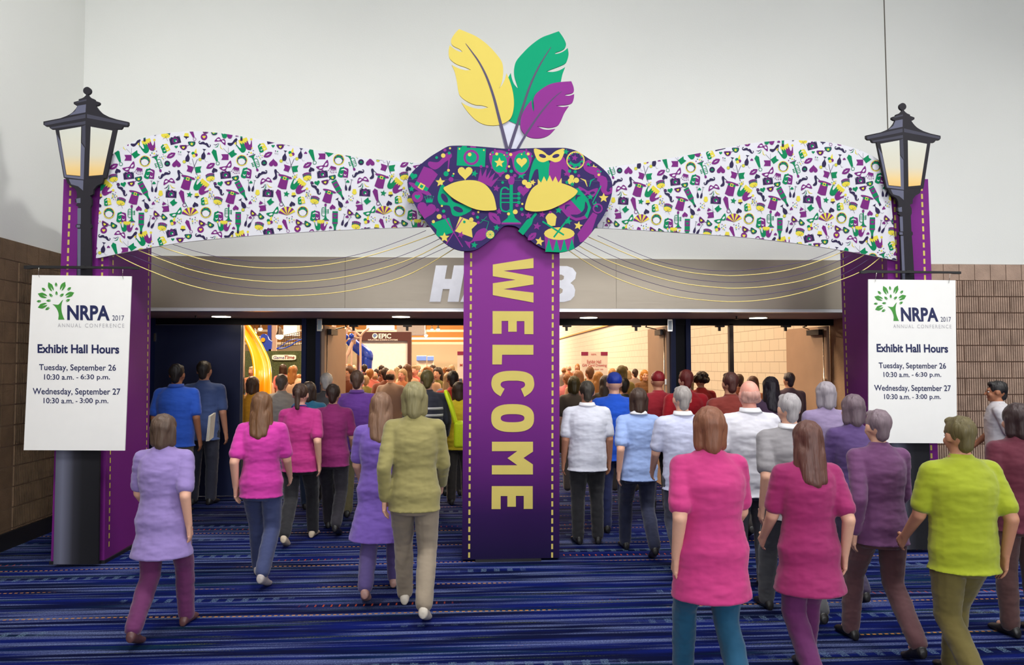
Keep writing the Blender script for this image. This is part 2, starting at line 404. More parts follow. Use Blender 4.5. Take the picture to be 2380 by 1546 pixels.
# door line: head bar, jamb posts, door leaves
def dx(px, Y=DY, py=850): return P(px, py, Y).x
slab('wall_door_line', (LX, DY+.02, 2.40), (RX, DY+.14, HZ0+.1), darkframe)
mb = MB(); mb.box((LX, DY-.02, 2.352), (RX, DY+.14, 2.44), darkframe); mb.build('door_frame_head', kind='structure')
posts = [(dx(702), dx(745)), (dx(1131), dx(1173)), (dx(1558), dx(1604))]
for i, (a, b) in enumerate(posts):
    mb = MB(); w = (b-a)*.24
    mb.box((a, DY-.05, 0), (a+w, DY+.16, 2.44), frame_m); mb.box((b-w, DY-.05, 0), (b, DY+.16, 2.44), frame_m)
    mb.box((a+w, DY+.01, 0), (b-w, DY+.12, 2.44), darkframe); mb.build('door_post', kind='structure')
jl = dx(362)
mb = MB(); mb.box((LX+.02, DY-.03, 0), (jl, DY+.1, 2.44), frame_m); mb.build('door_jamb', kind='structure')
mb = MB(); mb.box((dx(1700)-.03, DY-.02, 0), (dx(1700)+.03, DY+.05, 2.37), gun); mb.build('door_post', kind='structure')

def door_leaf(name, hinge, ang, width, mat, label, swing=1):
    """leaf from hinge (x, y) along angle ang (degrees from +X, towards +Y)"""
    e = empty(name, (hinge[0], hinge[1], 0), label, 'door'); e.rotation_euler = (0, 0, math.radians(ang))
    loc = lambda mb, nm, par=e: _rel(mb, nm, par)
    mb = MB(); mb.box((0, -.022, .012), (width, .022, 2.345), mat); loc(mb, 'leaf')
    return e, loc
def _rel(mb, nm, par):
    o = bpy.data.objects.new(nm, mb.mesh(nm)); COL.objects.link(o); o.parent = par; return o
def pull(mb, x, y, z, s=-1):
    mb.tube(smooth([(x, y, z+.2), (x, y+s*.06, z+.19), (x, y+s*.07, z+.1), (x, y+s*.05, z), (x, y+s*.07, z-.1), (x, y+s*.06, z-.19), (x, y, z-.2)], 5, False), .011, chrome, 10)
w1 = dx(567)-jl
e, loc = door_leaf('entrance_door', (jl+.005, DY-.03), 0, w1-.01, navy, 'closed navy blue door leaf with a chrome pull handle at far left')
mb = MB(); pull(mb, dx(532)-jl, -.02, CAM.z-(985-847)/164.6); loc(mb, 'handle')
mb = MB(); mb.box((w1-.035, -.028, .012), (w1-.022, .028, 2.34), chrome); mb.box((w1-.012, -.03, .012), (w1+.004, .03, 2.34), chrome); loc(mb, 'edge_strip')
mb = MB()
for z in (.25, 1.2, 2.12): mb.box((-.012, -.035, z), (.012, -.01, z+.11), chrome)
loc(mb, 'hinge')
def closer(mb, x, y, z, s):
    mb.box((x-.14, min(y, y+s*.08), z-.035), (x+.14, max(y, y+s*.08), z+.035), gun)
    mb.tube([(x+.1, y+s*.06, z+.04), (x-.06, y+s*.3, z+.07), (x-.2, y+s*.1, z+.085)], .008, gun, 6)
for (hx, ang, lab, sx) in ((dx(749), 84, 'open beige door leaf seen edge-on left of the purple column', -1),
                           (dx(1555), 90, 'open beige door leaf seen edge-on right of the purple column', 1),
                           (RX-.06, 96, 'open beige door leaf at the far right doorway', 1)):
    e, loc = door_leaf('entrance_door', (hx, DY+.03), ang, 1.12, beige, lab)
    mb = MB(); mb.tube([(.05, .045*sx, .08), (.05, .045*sx, 2.3)], .009, chrome, 8); mb.box((.02, .02*sx-.01, 1.5), (.08, .02*sx+.03, 1.58), chrome); loc(mb, 'bolt_rod')
    mb = MB(); mb.box((.1, min(.02*sx, .09*sx), 2.22), (.42, max(.02*sx, .09*sx), 2.3), gun)
    mb.tube([(.36, .08*sx, 2.31), (.2, .28*sx, 2.34), (.06, .3*sx, 2.345)], .008, gun, 6); loc(mb, 'closer')
    mb = MB(); mb.box((.06, min(.03*sx, .075*sx), .96), (1.05, max(.03*sx, .075*sx), 1.03), chrome); loc(mb, 'push_bar')
for i, px in enumerate((822, 947, 1318, 1480, 1674, 1828)):
    x = dx(px, DY, 760)
    mb = MB(); mb.box((x-.06, DY-.02, 2.325), (x+.06, DY+.06, 2.352), gun); mb.box((x-.022, DY+.01, 2.27), (x+.012, DY+.04, 2.33), gun)
    mb.build('door_latch', label=('small dark latch under the door head ' + ('right of the blue climber posts', 'above the inflatable screen', 'beside the purple column on its right', 'above the folded-arms person', 'at the left end of the rightmost doorway', 'at the right end of the rightmost doorway')[i]), cat='latch', group='latches on the door head')
for i, px in enumerate((746, 1553)):
    x = dx(px, DY, 757); mb = MB(); mb.box((x-.035, DY-.1, 2.26), (x+.035, DY-.051, 2.43), chrome)
    mb.box((x-.025, DY-.106, 2.28), (x+.025, DY-.1, 2.41), pmat('glass_cover', (190, 214, 220), .15))
    mb.build('exit_alarm', label='small silver alarm box high on the '+('left' if i == 0 else 'right')+' dark door post', cat='alarm', group='silver alarm boxes on the door posts')

# ------------------------------------------------------------------ the gate
GY = 7.0
purple = pmat('print_purple', (134, 46, 142), .45, var=.02, scale=3)
gold = pmat('print_gold', (232, 212, 116), .5, var=.02)
charcoal = pmat('print_charcoal', (50, 48, 54), .5, var=.03)
slate = pmat('print_slate', (112, 114, 136), .5, var=.03)
foam = pmat('foam_board_edge', (228, 228, 226), .7)
wprint = pmat('print_white', (238, 238, 246), .5, var=.01)

def stitches(mb, top, bot, Y, n, w, mat, frac=.62):
    for i in range(n):
        a, b = (i)/n, (i+frac)/n
        f = lambda t: (top[0]+(bot[0]-top[0])*t, top[1]+(bot[1]-top[1])*t)
        (x0, y0), (x1, y1) = f(a), f(b)
        mb.poly(quad_px([(x0-w/2, y0), (x0+w/2, y0), (x1+w/2, y1), (x1-w/2, y1)], Y), mat)
def pillar(lbl, FT, FB, back, dep=1.0, inner=1):
    """FT/FB = (left x, right x, y) of the front face; back = the two pixels of the seen back edge"""
    fl = P(FT[0], FT[2], GY), P(FT[1], FT[2], GY), P(FB[0], FB[2], GY), P(FB[1], FB[2], GY)
    e = empty('gate_pillar', ((fl[2].x+fl[3].x)/2, GY+dep/2, 0), lbl, 'pillar', 'purple gate pillars')
    t = P(back[0][0], back[0][1], GY+dep); b = P(back[1][0], back[1][1], GY+dep)
    ztop = fl[0].z; k_ = 1 if inner > 0 else 0
    slope = (fl[k_].x-fl[k_+2 if inner < 0 else 3].x)/ztop     # the four uprights lean alike, so every face is flat
    zm = (t.z+b.z)/2; xm = (t.x+b.x)/2
    bx = lambda z: xm+slope*(z-zm)
    xb0 = (bx(.02), bx(ztop))
    if inner > 0: B = [(fl[2].x, 0), (xb0[0], 0)], [(fl[0].x, 0), (xb0[1], 0)]
    else: B = [(xb0[0], 0), (fl[3].x, 0)], [(xb0[1], 0), (fl[1].x, 0)]
    mb = MB()
    mb.hexa([(fl[2].x, GY, .03), (fl[3].x, GY, .03), (B[0][1][0], GY+dep, .03), (B[0][0][0], GY+dep, .03),
             (fl[0].x, GY, ztop), (fl[1].x, GY, ztop), (B[1][1][0], GY+dep, ztop), (B[1][0][0], GY+dep, ztop)], purple)
    mb.build('box', e)
    mb = MB(); mb.box((min(fl[2].x, B[0][0][0])-.01, GY-.01, 0), (max(fl[3].x, B[0][1][0])+.01, GY+dep+.01, .03), black); mb.build('base_plate', e)
    fx = lambda z: (fl[3].x+(fl[1].x-fl[3].x)*z/ztop) if inner > 0 else (fl[2].x+(fl[0].x-fl[2].x)*z/ztop)
    return e, (fx, bx), ztop
eL, bxL, ztL = pillar('purple gate pillar with gold stitching behind the left lamp post', (148, 255, 416), (118, 242, 1311), ((358, 560), (338, 1250)), inner=1)
eR, bxR, ztR = pillar('purple gate pillar with gold stitching behind the right lamp post', (2055, 2157, 415), (2086, 2188, 1292), ((1953.5, 585), (1963, 910)), inner=-1)
mb = MB(); stitches(mb, (164, 424), (133, 1300), GY-.002, 46, 4.6, gold); stitches(mb, (240, 424), (229, 1300), GY-.002, 46, 4.6, gold); mb.build('front_stitching', eL)
mb = MB(); stitches(mb, (2078, 424), (2102, 1280), GY-.002, 45, 4.4, gold); stitches(mb, (2142, 432), (2173, 1280), GY-.002, 45, 4.4, gold); mb.build('front_stitching', eR)
def side_stitch(e, fb, t, z0, z1, sgn):
    mb = MB(); n = 44                                      # dashes printed on the inner side face, t of the way back
    X = lambda z, u: fb[0](z)+(fb[1](z)-fb[0](z))*u+sgn*.002
    for i in range(n):
        a, b = z1+(z0-z1)*i/n, z1+(z0-z1)*(i+.62)/n
        mb.add([(X(a, t-.012), GY+t-.012, a), (X(a, t+.012), GY+t+.012, a), (X(b, t+.012), GY+t+.012, b), (X(b, t-.012), GY+t-.012, b)], [(0, 1, 2, 3)], gold)
    mb.build('side_stitching', e)
for e_, fb_, zt_, sg_ in ((eL, bxL, ztL, 1), (eR, bxR, ztR, -1)):
    for t_ in (.09, .93): side_stitch(e_, fb_, t_, .1, zt_-.05, sg_)

# centre column with WELCOME reading downwards
CY = 6.84
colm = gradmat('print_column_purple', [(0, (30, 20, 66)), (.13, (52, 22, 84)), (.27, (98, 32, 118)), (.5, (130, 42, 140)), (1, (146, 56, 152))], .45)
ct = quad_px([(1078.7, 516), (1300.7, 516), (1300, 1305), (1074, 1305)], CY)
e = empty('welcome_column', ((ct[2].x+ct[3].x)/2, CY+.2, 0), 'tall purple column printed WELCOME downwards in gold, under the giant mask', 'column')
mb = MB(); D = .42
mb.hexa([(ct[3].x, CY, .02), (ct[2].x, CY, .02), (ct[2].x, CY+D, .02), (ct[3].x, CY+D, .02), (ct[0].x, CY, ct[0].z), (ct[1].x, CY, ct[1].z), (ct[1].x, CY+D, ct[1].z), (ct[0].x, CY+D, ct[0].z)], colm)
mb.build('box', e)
mb = MB(); a = P(1105, 1310, CY-.03); b = P(1258, 1310, CY-.03); mb.box((a.x, CY-.03, 0), (b.x, CY+.3, .02), black); mb.build('base_plate', e)
mb = MB(); stitches(mb, (1095, 588), (1090.3, 1304), CY-.002, 36, 4.6, gold); stitches(mb, (1285, 591), (1283.2, 1304), CY-.002, 36, 4.4, gold); mb.build('stitching', e)
def cpx(pts, o): return [(1060+x/4.546, o+y/4.546) for x, y in pts]
WL = [cpx([(818, 182), (818, 287), (500, 316), (818, 375), (818, 460), (500, 510), (818, 547), (818, 652), (388, 573), (388, 448), (630, 412), (388, 373), (388, 250)], 560),
      cpx([(386, 742), (817, 744), (817, 986), (722, 986), (722, 848), (641, 848), (641, 960), (551, 960), (551, 846), (481, 846), (481, 982), (386, 982)], 560),
      cpx([(385, 1098), (817, 1100), (817, 1203), (486, 1203), (483, 1306), (383, 1306)], 560),
      smooth([(1163.4, 921.4), (1150, 912), (1143, 899), (1142.5, 886), (1148, 873), (1165, 864.5), (1192, 862), (1219, 864.5), (1236, 873), (1241, 886), (1241, 899), (1234, 912), (1218.8, 922.7)], 5, False) +
      smooth([(1210.7, 903.8), (1218, 899.5), (1220.4, 894), (1217, 888), (1205, 885.3), (1191, 885), (1178, 885.3), (1167, 888), (1163.4, 894), (1166, 899.5), (1172.8, 903.8)], 5, False),
      None,
      cpx([(379, 668), (813, 668), (813, 772), (712, 840), (812, 908), (812, 1014), (378, 1014), (378, 917), (648, 917), (543, 842), (648, 766), (379, 768)], 880),
      cpx([(377, 1137), (810, 1137), (810, 1378), (715, 1378), (715, 1240), (632, 1240), (632, 1355), (542, 1355), (542, 1242), (471, 1242), (471, 1380), (375, 1380)], 880)]
def sup(cx, cy, rx, ry, p=2.6, n=40):
    f = lambda v: math.copysign(abs(v)**(2/p), v)
    return [(cx+rx*f(math.cos(2*math.pi*k/n)), cy+ry*f(math.sin(2*math.pi*k/n))) for k in range(n)]
for w in WL:
    mb = MB()
    if w is None:
        o, i_ = sup(1191.5, 972, 49.8, 32.5), sup(1191.3, 972.2, 27.5, 9.5)
        for k in range(40): mb.poly(quad_px([o[k], o[(k+1) % 40], i_[(k+1) % 40], i_[k]], CY-.003), gold)
    else: mb.poly(quad_px(w, CY-.003), gold)
    mb.build('letter', e)

# lamp posts: flat printed cut-outs in front of the pillars
LY = 6.90
def z5(pts): return [(80+x/5.522, 180+y/5.522) for x, y in pts]
lamp = empty('lamp_post', (P(183, 1312, LY).x, LY, 0), 'flat cut-out street lamp with glowing printed panes on the left pillar', 'lamp post', 'cut-out street lamps of the gate')
def cut(pts, nm, mat=charcoal, Y=LY, th=.025, par=None):
    mb = MB(); mb.prism([tuple(p) for p in quad_px(pts, Y)], th, mat); return mb.build(nm, par or lamp)
ball = z5([(675+51*math.cos(t*math.pi/14), 170+49*math.sin(t*math.pi/14)) for t in range(28)]); cut(ball, 'finial')
roof = z5([(668, 212)] + smooth([(655, 235), (620, 262), (568, 280)], 4, False) + [(568, 298), (505, 316), (503, 340), (530, 357), (553, 362)] + smooth([(535, 395), (485, 450), (420, 490), (330, 524)], 4, False) + [(115, 566), (115, 606), (142, 626), (190, 628), (196, 650), (216, 663), (1110, 663), (1130, 642), (1132, 629), (1190, 629), (1208, 606), (1208, 572), (1060, 540)] + smooth([(960, 508), (880, 465), (830, 420), (788, 364)], 4, False) + [(815, 358), (838, 342), (838, 320), (775, 298), (775, 282)] + smooth([(735, 266), (702, 240), (684, 212)], 4, False))
cut(roof, 'roof')
head = z5([(268, 664), (1056, 664), (922, 1292), (376, 1288)]); cut(head, 'lantern_frame')
pole = z5([(378, 1288), (405, 1302), (420, 1352)] + smooth([(455, 1388), (515, 1425), (540, 1470), (545, 1520)], 4, False)) + [(179, 458), (175, 464), (175, 470), (180, 473), (176, 477), (182, 481), (181, 520), (176, 523), (176, 528), (181, 531), (180, 560), (178, 640), (176, 1010), (212, 1010), (212, 640), (211, 560), (210, 532), (213, 529), (213, 523), (210, 520), (210, 482), (213, 476), (213, 464), (209, 455)] + z5([(752, 1500), (758, 1440), (800, 1390), (868, 1358), (888, 1300), (924, 1288)])
cut(pole, 'pole')
cut([(131, 1004), (232, 1004), (228, 1312), (124, 1312)], 'pole_base', gradmat('print_pole_base', [(0, (98, 100, 118)), (.16, (120, 122, 142)), (.42, (58, 58, 66)), (.6, (40, 40, 44)), (1, (36, 36, 40))], .5, 0))
pane = gradmat('print_lamp_glow', [(0, (250, 206, 128)), (.16, (248, 216, 152)), (.42, (228, 222, 200)), (1, (222, 224, 214))], .5)
for q in ([(318, 680), (600, 632), (588, 1265), (412, 1248)], [(722, 632), (1000, 682), (878, 1250), (700, 1265)]):
    mb = MB(); mb.poly(quad_px(z5(q), LY-.0015), pane); mb.build('pane', lamp)
mb = MB()
for q in ([(555, 364), (662, 345), (656, 448), (445, 488), (520, 432)], [(285, 730), (338, 826), (406, 1254), (588, 1274), (598, 838), (645, 905), (632, 1312), (386, 1280)], [(440, 1304), (628, 1322), (624, 1452), (560, 1398), (470, 1372)]):
    mb.poly(quad_px(z5(q), LY-.0008), slate)
mid = pmat('print_dark_slate', (78, 78, 92), .5)
for q in ([(570, 300), (668, 278), (668, 300), (520, 332)], [(130, 580), (655, 470), (655, 520), (130, 618)], [(205, 640), (655, 560), (655, 600), (218, 658)], [(675, 470), (1195, 585), (1195, 615), (675, 520)], [(610, 630), (655, 610), (655, 900), (610, 830)]):
    mb.poly(quad_px(z5(q), LY-.0006), mid)
for q in ([(180, 484), (188, 484), (187.6, 521), (180, 521)], [(180, 532), (187.5, 532), (187, 640), (180, 640)], [(177, 462), (187, 460), (187, 472), (178, 472)], [(178, 523), (186, 523), (186, 529), (178, 529)]):
    mb.poly(quad_px(q, LY-.0007), slate)
mb.build('printed_shading', lamp)
def barpts(y0, y1): return [(55, y0), (66, y0-.8), (322, y0+2.6), (322, y1+1.5), (305, y1+1.2), (298, y1), (75, y1-1), (68, y1+.6), (55, y1+.2)]
mb = MB(); mb.prism([tuple(q) for q in quad_px(barpts(617.6, 624.6), LY-.05)], .03, black); mb.box((P(195, 620, LY).x-.02, LY-.022, P(195, 624, LY).z), (P(195, 620, LY).x+.02, LY+.002, P(195, 618, LY).z), black); mb.build('sign_bar', lamp)

# hanging notice boards
SY = 6.86
board = empty('hanging_sign', (P(178, 1047, SY).x, SY, P(178, 1047, SY).z), 'white conference hours board hanging from the left lamp post', 'sign', 'exhibit hall hours boards')
bq = [(74.5, 639.5), (305.8, 642.2), (290, 1047.5), (55, 1046.5)]
mb = MB(); mb.prism([tuple(q) for q in quad_px(bq, SY)], .012, pmat('board_white', (232, 231, 228), .5, var=.01), foam); mb.build('board', board)
nv = pmat('ink_navy', (24, 32, 78), .5); gr = pmat('ink_grey', (172, 170, 174), .5); lg = pmat('ink_leaf_green', (62, 140, 52), .5)
TY = SY-.0015
mb = MB()
def zb(pts): return [(60+x/9.154, 630+y/9.154) for x, y in pts]
for x0, y0, x1, y1, w in ((480, 238, 580, 440, 50), (640, 240, 650, 345, 24), (838, 230, 740, 425, 50), (340, 355, 425, 428, 26), (963, 345, 880, 415, 26), (255, 480, 465, 555, 52), (495, 480, 575, 555, 26), (652, 425, 655, 525, 23), (810, 482, 718, 548, 26), (1030, 460, 832, 545, 52), (228, 645, 335, 640, 24), (430, 632, 542, 630, 24), (943, 602, 845, 652, 26), (255, 778, 465, 700, 52), (412, 827, 512, 772, 26)):
    dxx, dyy = x1-x0, y1-y0; L_ = math.hypot(dxx, dyy); nx, ny = -dyy/L_, dxx/L_
    leaf = smooth([(x0, y0), (x0+dxx*.35+nx*w, y0+dyy*.35+ny*w), (x0+dxx*.75+nx*w*.85, y0+dyy*.75+ny*w*.85), (x0+dxx*.95+nx*w*.3, y0+dyy*.95+ny*w*.3)], 4, False) + [(x0+dxx*.45, y0+dyy*.45)] + smooth([(x0+dxx*.95-nx*w*.3, y0+dyy*.95-ny*w*.3), (x0+dxx*.75-nx*w*.85, y0+dyy*.75-ny*w*.85), (x0+dxx*.35-nx*w, y0+dyy*.35-ny*w)], 4, False)
    mb.poly(quad_px(zb(leaf), TY), lg)
trunk = zb(smooth([(565, 704), (640, 716), (690, 718)], 3, False) + smooth([(720, 690), (760, 640), (795, 610)], 3, False) + smooth([(768, 680), (756, 760), (765, 870), (795, 970), (825, 1035)], 4, False) + [(690, 1035)] + smooth([(700, 950), (690, 880), (655, 800), (610, 740)], 4, False))
mb.poly(quad_px(trunk, TY), lg); mb.build('tree_logo', board)
mb = MB(); text_px(mb, 'NRPA', (156.2, 709.2, 255, 744, 1.0), TY, nv, bold=.034); mb.build('logo_text', board)
mb = MB(); text_px(mb, '2017', (261, 733, 288.5, 745, .3), TY, nv); mb.build('year_text', board)
for t, q in (('ANNUAL', (134.2, 751.8, 188.5, 760.6, .3)), ('CONFERENCE', (197.8, 752.2, 288.8, 761.2, .5))):
    mb = MB(); text_px(mb, t, q, TY, gr, space=1.35); mb.build('subtitle_text', board)
def s6(a): return (a[0]/3.22, 600+a[1]/3.22, a[2]/3.22, 600+a[3]/3.22, a[4] if len(a) > 4 else 0)
for t, q, bd in (('Exhibit Hall Hours', (281, 644, 892, 711, 1.6), .03), ('Tuesday, September 26', (292, 793, 868, 853, 1.4), .012), ('10:30 a.m.', (330, 869, 553, 910, .4), .012), ('-', (571, 893, 586, 898), .012), ('6:30 p.m.', (603, 870, 823, 918, .4), .012), ('Wednesday, September 27', (245, 972, 901, 1034, 1.2), .012), ('10:30 a.m.', (326, 1046, 549, 1087, .4), .012), ('-', (566, 1071, 580, 1076), .012), ('3:00 p.m.', (597, 1047, 811, 1097, .4), .012)):
    mb = MB(); text_px(mb, t, s6(q), TY, nv, bold=bd); mb.build('heading_text' if 'Exhibit' in t else 'hours_text', board)
for x, yt in ((91, 622), (286, 626)):
    mb = MB(); mb.tube([tuple(P(x-.3, yt, LY-.06)), tuple(P(x-1.2, yt+8, LY-.06)), tuple(P(x-1.5, yt+15, LY-.055)), tuple(P(x+.6, yt+23, SY-.004))], .0022, chrome, 6); mb.build('hook', board)
GDX = P(2098, 241, LY).x-P(202, 205, LY).x
lamp2 = dup(lamp, dx=(GDX, 0, 0)); lamp2['label'] = 'flat cut-out street lamp with glowing printed panes on the right pillar'
board2 = dup(board, dx=(P(2018.5, 650, SY).x-P(74.5, 639.5, SY).x, 0, 0)); board2['label'] = 'white conference hours board hanging from the right lamp post'

# ------------------------------------------------------------------ printed carnival icons (2D, y down, about -1..1)
def circ(x, y, r, n=14): return [(x+r*math.cos(2*math.pi*k/n), y+r*math.sin(2*math.pi*k/n)) for k in range(n)]
def elli(x, y, rx, ry, n=16, a=0):
    c, s = math.cos(a), math.sin(a); out = []
    for k in range(n):
        u, v = rx*math.cos(2*math.pi*k/n), ry*math.sin(2*math.pi*k/n); out.append((x+u*c-v*s, y+u*s+v*c))
    return out
def rect(x0, y0, x1, y1): return [(x0, y0), (x1, y0), (x1, y1), (x0, y1)]
def star(x, y, r, a=0, k=.45): return [(x+(r if i % 2 == 0 else r*k)*math.sin(math.pi*i/5+a), y-(r if i % 2 == 0 else r*k)*math.cos(math.pi*i/5+a)) for i in range(10)]
def heart(x=0, y=0, r=1):
    o = []
    for k in range(22):
        t = 2*math.pi*k/22; o.append((x+r*math.sin(t)**3, y-r*(13*math.cos(t)-5*math.cos(2*t)-2*math.cos(3*t)-math.cos(4*t))/16))
    return o
def line(pts, w):
    L_, R_ = [], []; n = len(pts)
    for i, (x, y) in enumerate(pts):
        a, b = pts[max(i-1, 0)], pts[min(i+1, n-1)]; dx_, dy_ = b[0]-a[0], b[1]-a[1]; l = math.hypot(dx_, dy_) or 1
        ww = w[i] if isinstance(w, (list, tuple)) else w
        nx, ny = -dy_/l*ww/2, dx_/l*ww/2; L_.append((x+nx, y+ny)); R_.append((x-nx, y-ny))
    return L_+R_[::-1]
def ring(x, y, r, w, n=18): return line([(x+r*math.cos(2*math.pi*k/n), y+r*math.sin(2*math.pi*k/n)) for k in range(n+1)], w)
def i_star(c='G'): return [(c, star(0, 0, 1))]
def i_heart(c='P'): return [(c, heart())]
def i_dot(c='Y'): return [(c, circ(0, 0, 1))]
def i_tie(c='P'): return [(c, [(-.3, -.72), (.02, -1), (.3, -.72), (.12, .5), (-.12, .5)]), (c, ring(0, .76, .2, .07, 12))]
def i_lips(c='P'): return [(c, smooth([(-1, 0), (-.4, -.42), (-.12, -.5), (0, -.38), (.12, -.5), (.4, -.42), (1, 0), (.5, .45), (0, .55), (-.5, .45)], 3)), ('W', [(-.5, .02), (0, -.06), (.5, .02), (0, .12)])]
def i_moust(c='N'):
    h = [(0, -.05), (.25, -.2), (.5, -.05), (.75, .1), (.95, 0), (.95, -.22), (.8, -.24)]; w = [.26, .42, .38, .24, .14, .12, .16]
    return [(c, line(smooth(h, 3, False), [w[min(6, i//3)]*(1-(i % 3)/3)+w[min(6, i//3+1)]*((i % 3)/3) for i in range(19)])),
            (c, line(smooth([(-x, y) for x, y in h], 3, False), [w[min(6, i//3)]*(1-(i % 3)/3)+w[min(6, i//3+1)]*((i % 3)/3) for i in range(19)]))]
def i_hat(c='P'): return [(c, elli(0, .78, 1, .2)), (c, [(-.52, .72), (-.62, -.85), (0, -.98), (.62, -.85), (.52, .72)]), ('G', [(-.55, .4), (.55, .4), (.53, .7), (-.53, .7)]), ('Y', rect(-.22, .33, .22, .77)), ('G', rect(-.12, .43, .12, .67))]
def i_drum(lace=False):
    o = [('P', [(-.8, -.2), (.8, -.2), (.74, .75), (.45, .92), (0, 1), (-.45, .92), (-.74, .75)])]
    for k in range(4): x = -.76+k*.41; o.append(('G', [(x, .72+.14*(1-abs(x+.2))), (x+.2, .05), (x+.4, .74+.14*(1-abs(x+.2)))]))
    o.append(('G', [(-.7, .7), (.7, .7), (.45, .95), (0, 1.02), (-.45, .95)]))
    o += [('Y', elli(0, -.2, .82, .34)), ('G' if lace else 'N', line([(-.9, -.85), (.25, -.12)], .09)), ('G' if lace else 'N', line([(.55, -1.1), (-.3, 0)], .09))]
    return o
def i_drumdown():
    o = [('P', [(-.8, .1), (.8, .1), (.85, -.62), (.45, -.8), (0, -.86), (-.45, -.8), (-.85, -.62)])]
    for k in range(4): x = -.8+k*.4; o.append(('G', [(x, .1), (x+.2, -.72), (x+.4, .1)]))
    o += [('Y', elli(0, .22, .82, .46)), ('N', line([(-.35, .95), (.5, .1)], .05)), ('N', line([(.65, 1.15), (-.1, .25)], .05))]
    return o
def i_cam(b='N', l='P', g='G', d='W'): return [(b, rect(-1, -.62, 1, .68)), (l, rect(-.1, -.78, .3, -.62)), (b, rect(-.7, -.72, -.35, -.6)), (l, circ(0, .06, .55, 20)), (b, circ(0, .06, .38, 18)), (g, circ(0, .06, .3, 18)), (d, circ(.14 if d == 'W' else -.12, .2 if d == 'W' else -.14, .13)), (d, circ(-.86, -.5, .06, 8)), (d, circ(.86, -.5, .06, 8))]
def i_jester(): return [('G', smooth([(0, -.45), (-.35, -.85), (-.75, -.75), (-1, -.1), (-1.1, .55), (-.98, .4), (-.8, -.05), (-.62, -.15), (-.58, .1), (-.5, .5), (0, .5)], 3)), ('P', smooth([(0, -.45), (.35, -.85), (.75, -.75), (1, -.1), (1.1, .35), (.98, .25), (.8, -.05), (.62, -.15), (.58, .1), (.5, .5), (0, .5)], 3)), ('Y', [(-.62, .95), (-.62, .35), (-.45, .55), (-.3, .22), (-.15, .5), (0, .16), (.15, .5), (.3, .22), (.45, .55), (.62, .3), (.62, .95)]), ('Y', circ(-1.1, .68, .17)), ('Y', circ(1.1, .48, .17))]
def i_jesterdn(): return [(c, [(x, -y) for x, y in q]) for c, q in i_jester()]
def i_theatre(a='G', b='P'): return [(a, smooth([(0, -.9), (-.45, -.82), (-.8, -.65), (-.9, .2), (-.92, .9), (0, .95)], 3)[:-3]+[(0, .95)]), (b, [(0, -.9)]+smooth([(.45, -.82), (.8, -.65), (.9, .2), (.92, .9)], 3, False)+[(0, .95)]), ('W', [(-.62, -.2), (-.35, -.5), (0, -.6), (.35, -.5), (.62, -.2), (.35, -.3), (0, -.38), (-.35, -.3)]), ('W', smooth([(-.62, .3), (-.4, .5), (-.15, .3), (-.2, .6), (-.5, .62)], 2)), ('W', smooth([(.62, .3), (.4, .5), (.15, .3), (.2, .6), (.5, .62)], 2))]
def i_laugh(): return [('G', [(0, -1), (.45, -.95), (.85, -.8), (.85, .1), (.62, .65), (0, 1)]), ('P', [(0, -1), (-.45, -.95), (-.85, -.8), (-.85, .1), (-.62, .65), (0, 1)]), ('W', smooth([(.2, -.3), (.45, -.55), (.66, -.3), (.45, -.38)], 2)), ('W', smooth([(-.2, -.3), (-.45, -.55), (-.66, -.3), (-.45, -.38)], 2)), ('W', smooth([(-.62, .12), (-.3, .4), (0, .47), (.3, .4), (.62, .12), (.5, .5), (0, .74), (-.5, .5)], 2))]
def i_mask(c='P'): return [(c, smooth([(-1.1, -.45), (-.5, -.3), (0, -.1), (.5, -.3), (1.1, -.45), (.85, .25), (.45, .5), (0, .22), (-.45, .5), (-.85, .25)], 3)), ('W', elli(-.5, .06, .3, .15, 12, .3)), ('W', elli(.5, .06, .3, .15, 12, -.3))]
def i_fmask(): return [('Y', line([(-.1, -.2), (-.35, -.75), (-.8, -.9)], [.05, .16, .05])), ('G', line([(.1, -.2), (.2, -.8), (.55, -1)], [.05, .16, .05])), ('N', line([(.2, -.2), (.5, -.6), (.9, -.65)], [.05, .14, .05]))]+[(c, [(x*.85, y*.95+.3) for x, y in q]) for c, q in i_mask('P')]
def i_crown(c='P'):
    o = [(c, [(-.62, .75), (-.85, -.3), (-.45, .3), (-.4, -.5), (-.1, .25), (0, -.6), (.1, .25), (.4, -.5), (.45, .3), (.85, -.3), (.62, .75)])]
    return o+[(c, circ(x, y, .12, 10)) for x, y in ((-.87, -.42), (-.41, -.62), (0, -.74), (.41, -.62), (.87, -.42))]
def i_trumpet(): return [('G', rect(-.07, -.7, .07, .75)), ('P', smooth([(-.12, -1), (.12, -1), (.1, -.7), (-.1, -.7)], 3)), ('G', [(-.09, .5), (.09, .5), (.16, .75), (.42, .95), (-.42, .95), (-.16, .75)]), ('P', rect(-.42, .94, .42, 1.02)), ('G', line(smooth([(-.05, .4), (-.2, .48), (-.42, .38), (-.45, 0), (-.42, -.45), (-.25, -.55), (-.1, -.45)], 3, False), .07)), ('G', rect(-.45, -.3, .3, -.25)), ('G', rect(-.45, -.12, .3, -.07)), ('G', rect(-.45, .06, .3, .11)), ('G', circ(.32, -.275, .08, 8)), ('G', circ(.32, -.095, .08, 8)), ('G', circ(.32, .085, .08, 8))]
def i_bottle(plain=False): return [('G', [(-.26, -1), (.26, -1), (.26, .1), (.1, .5), (.1, 1), (-.1, 1), (-.1, .5), (-.26, .1)])]+([] if plain else [('P', rect(-.26, -.82, .26, -.3)), ('G', [(x, y-.56) for x, y in heart(0, 0, .16)]), ('P', rect(-.26, .05, .26, .18)), ('N', rect(-.1, .75, .1, 1.02))])
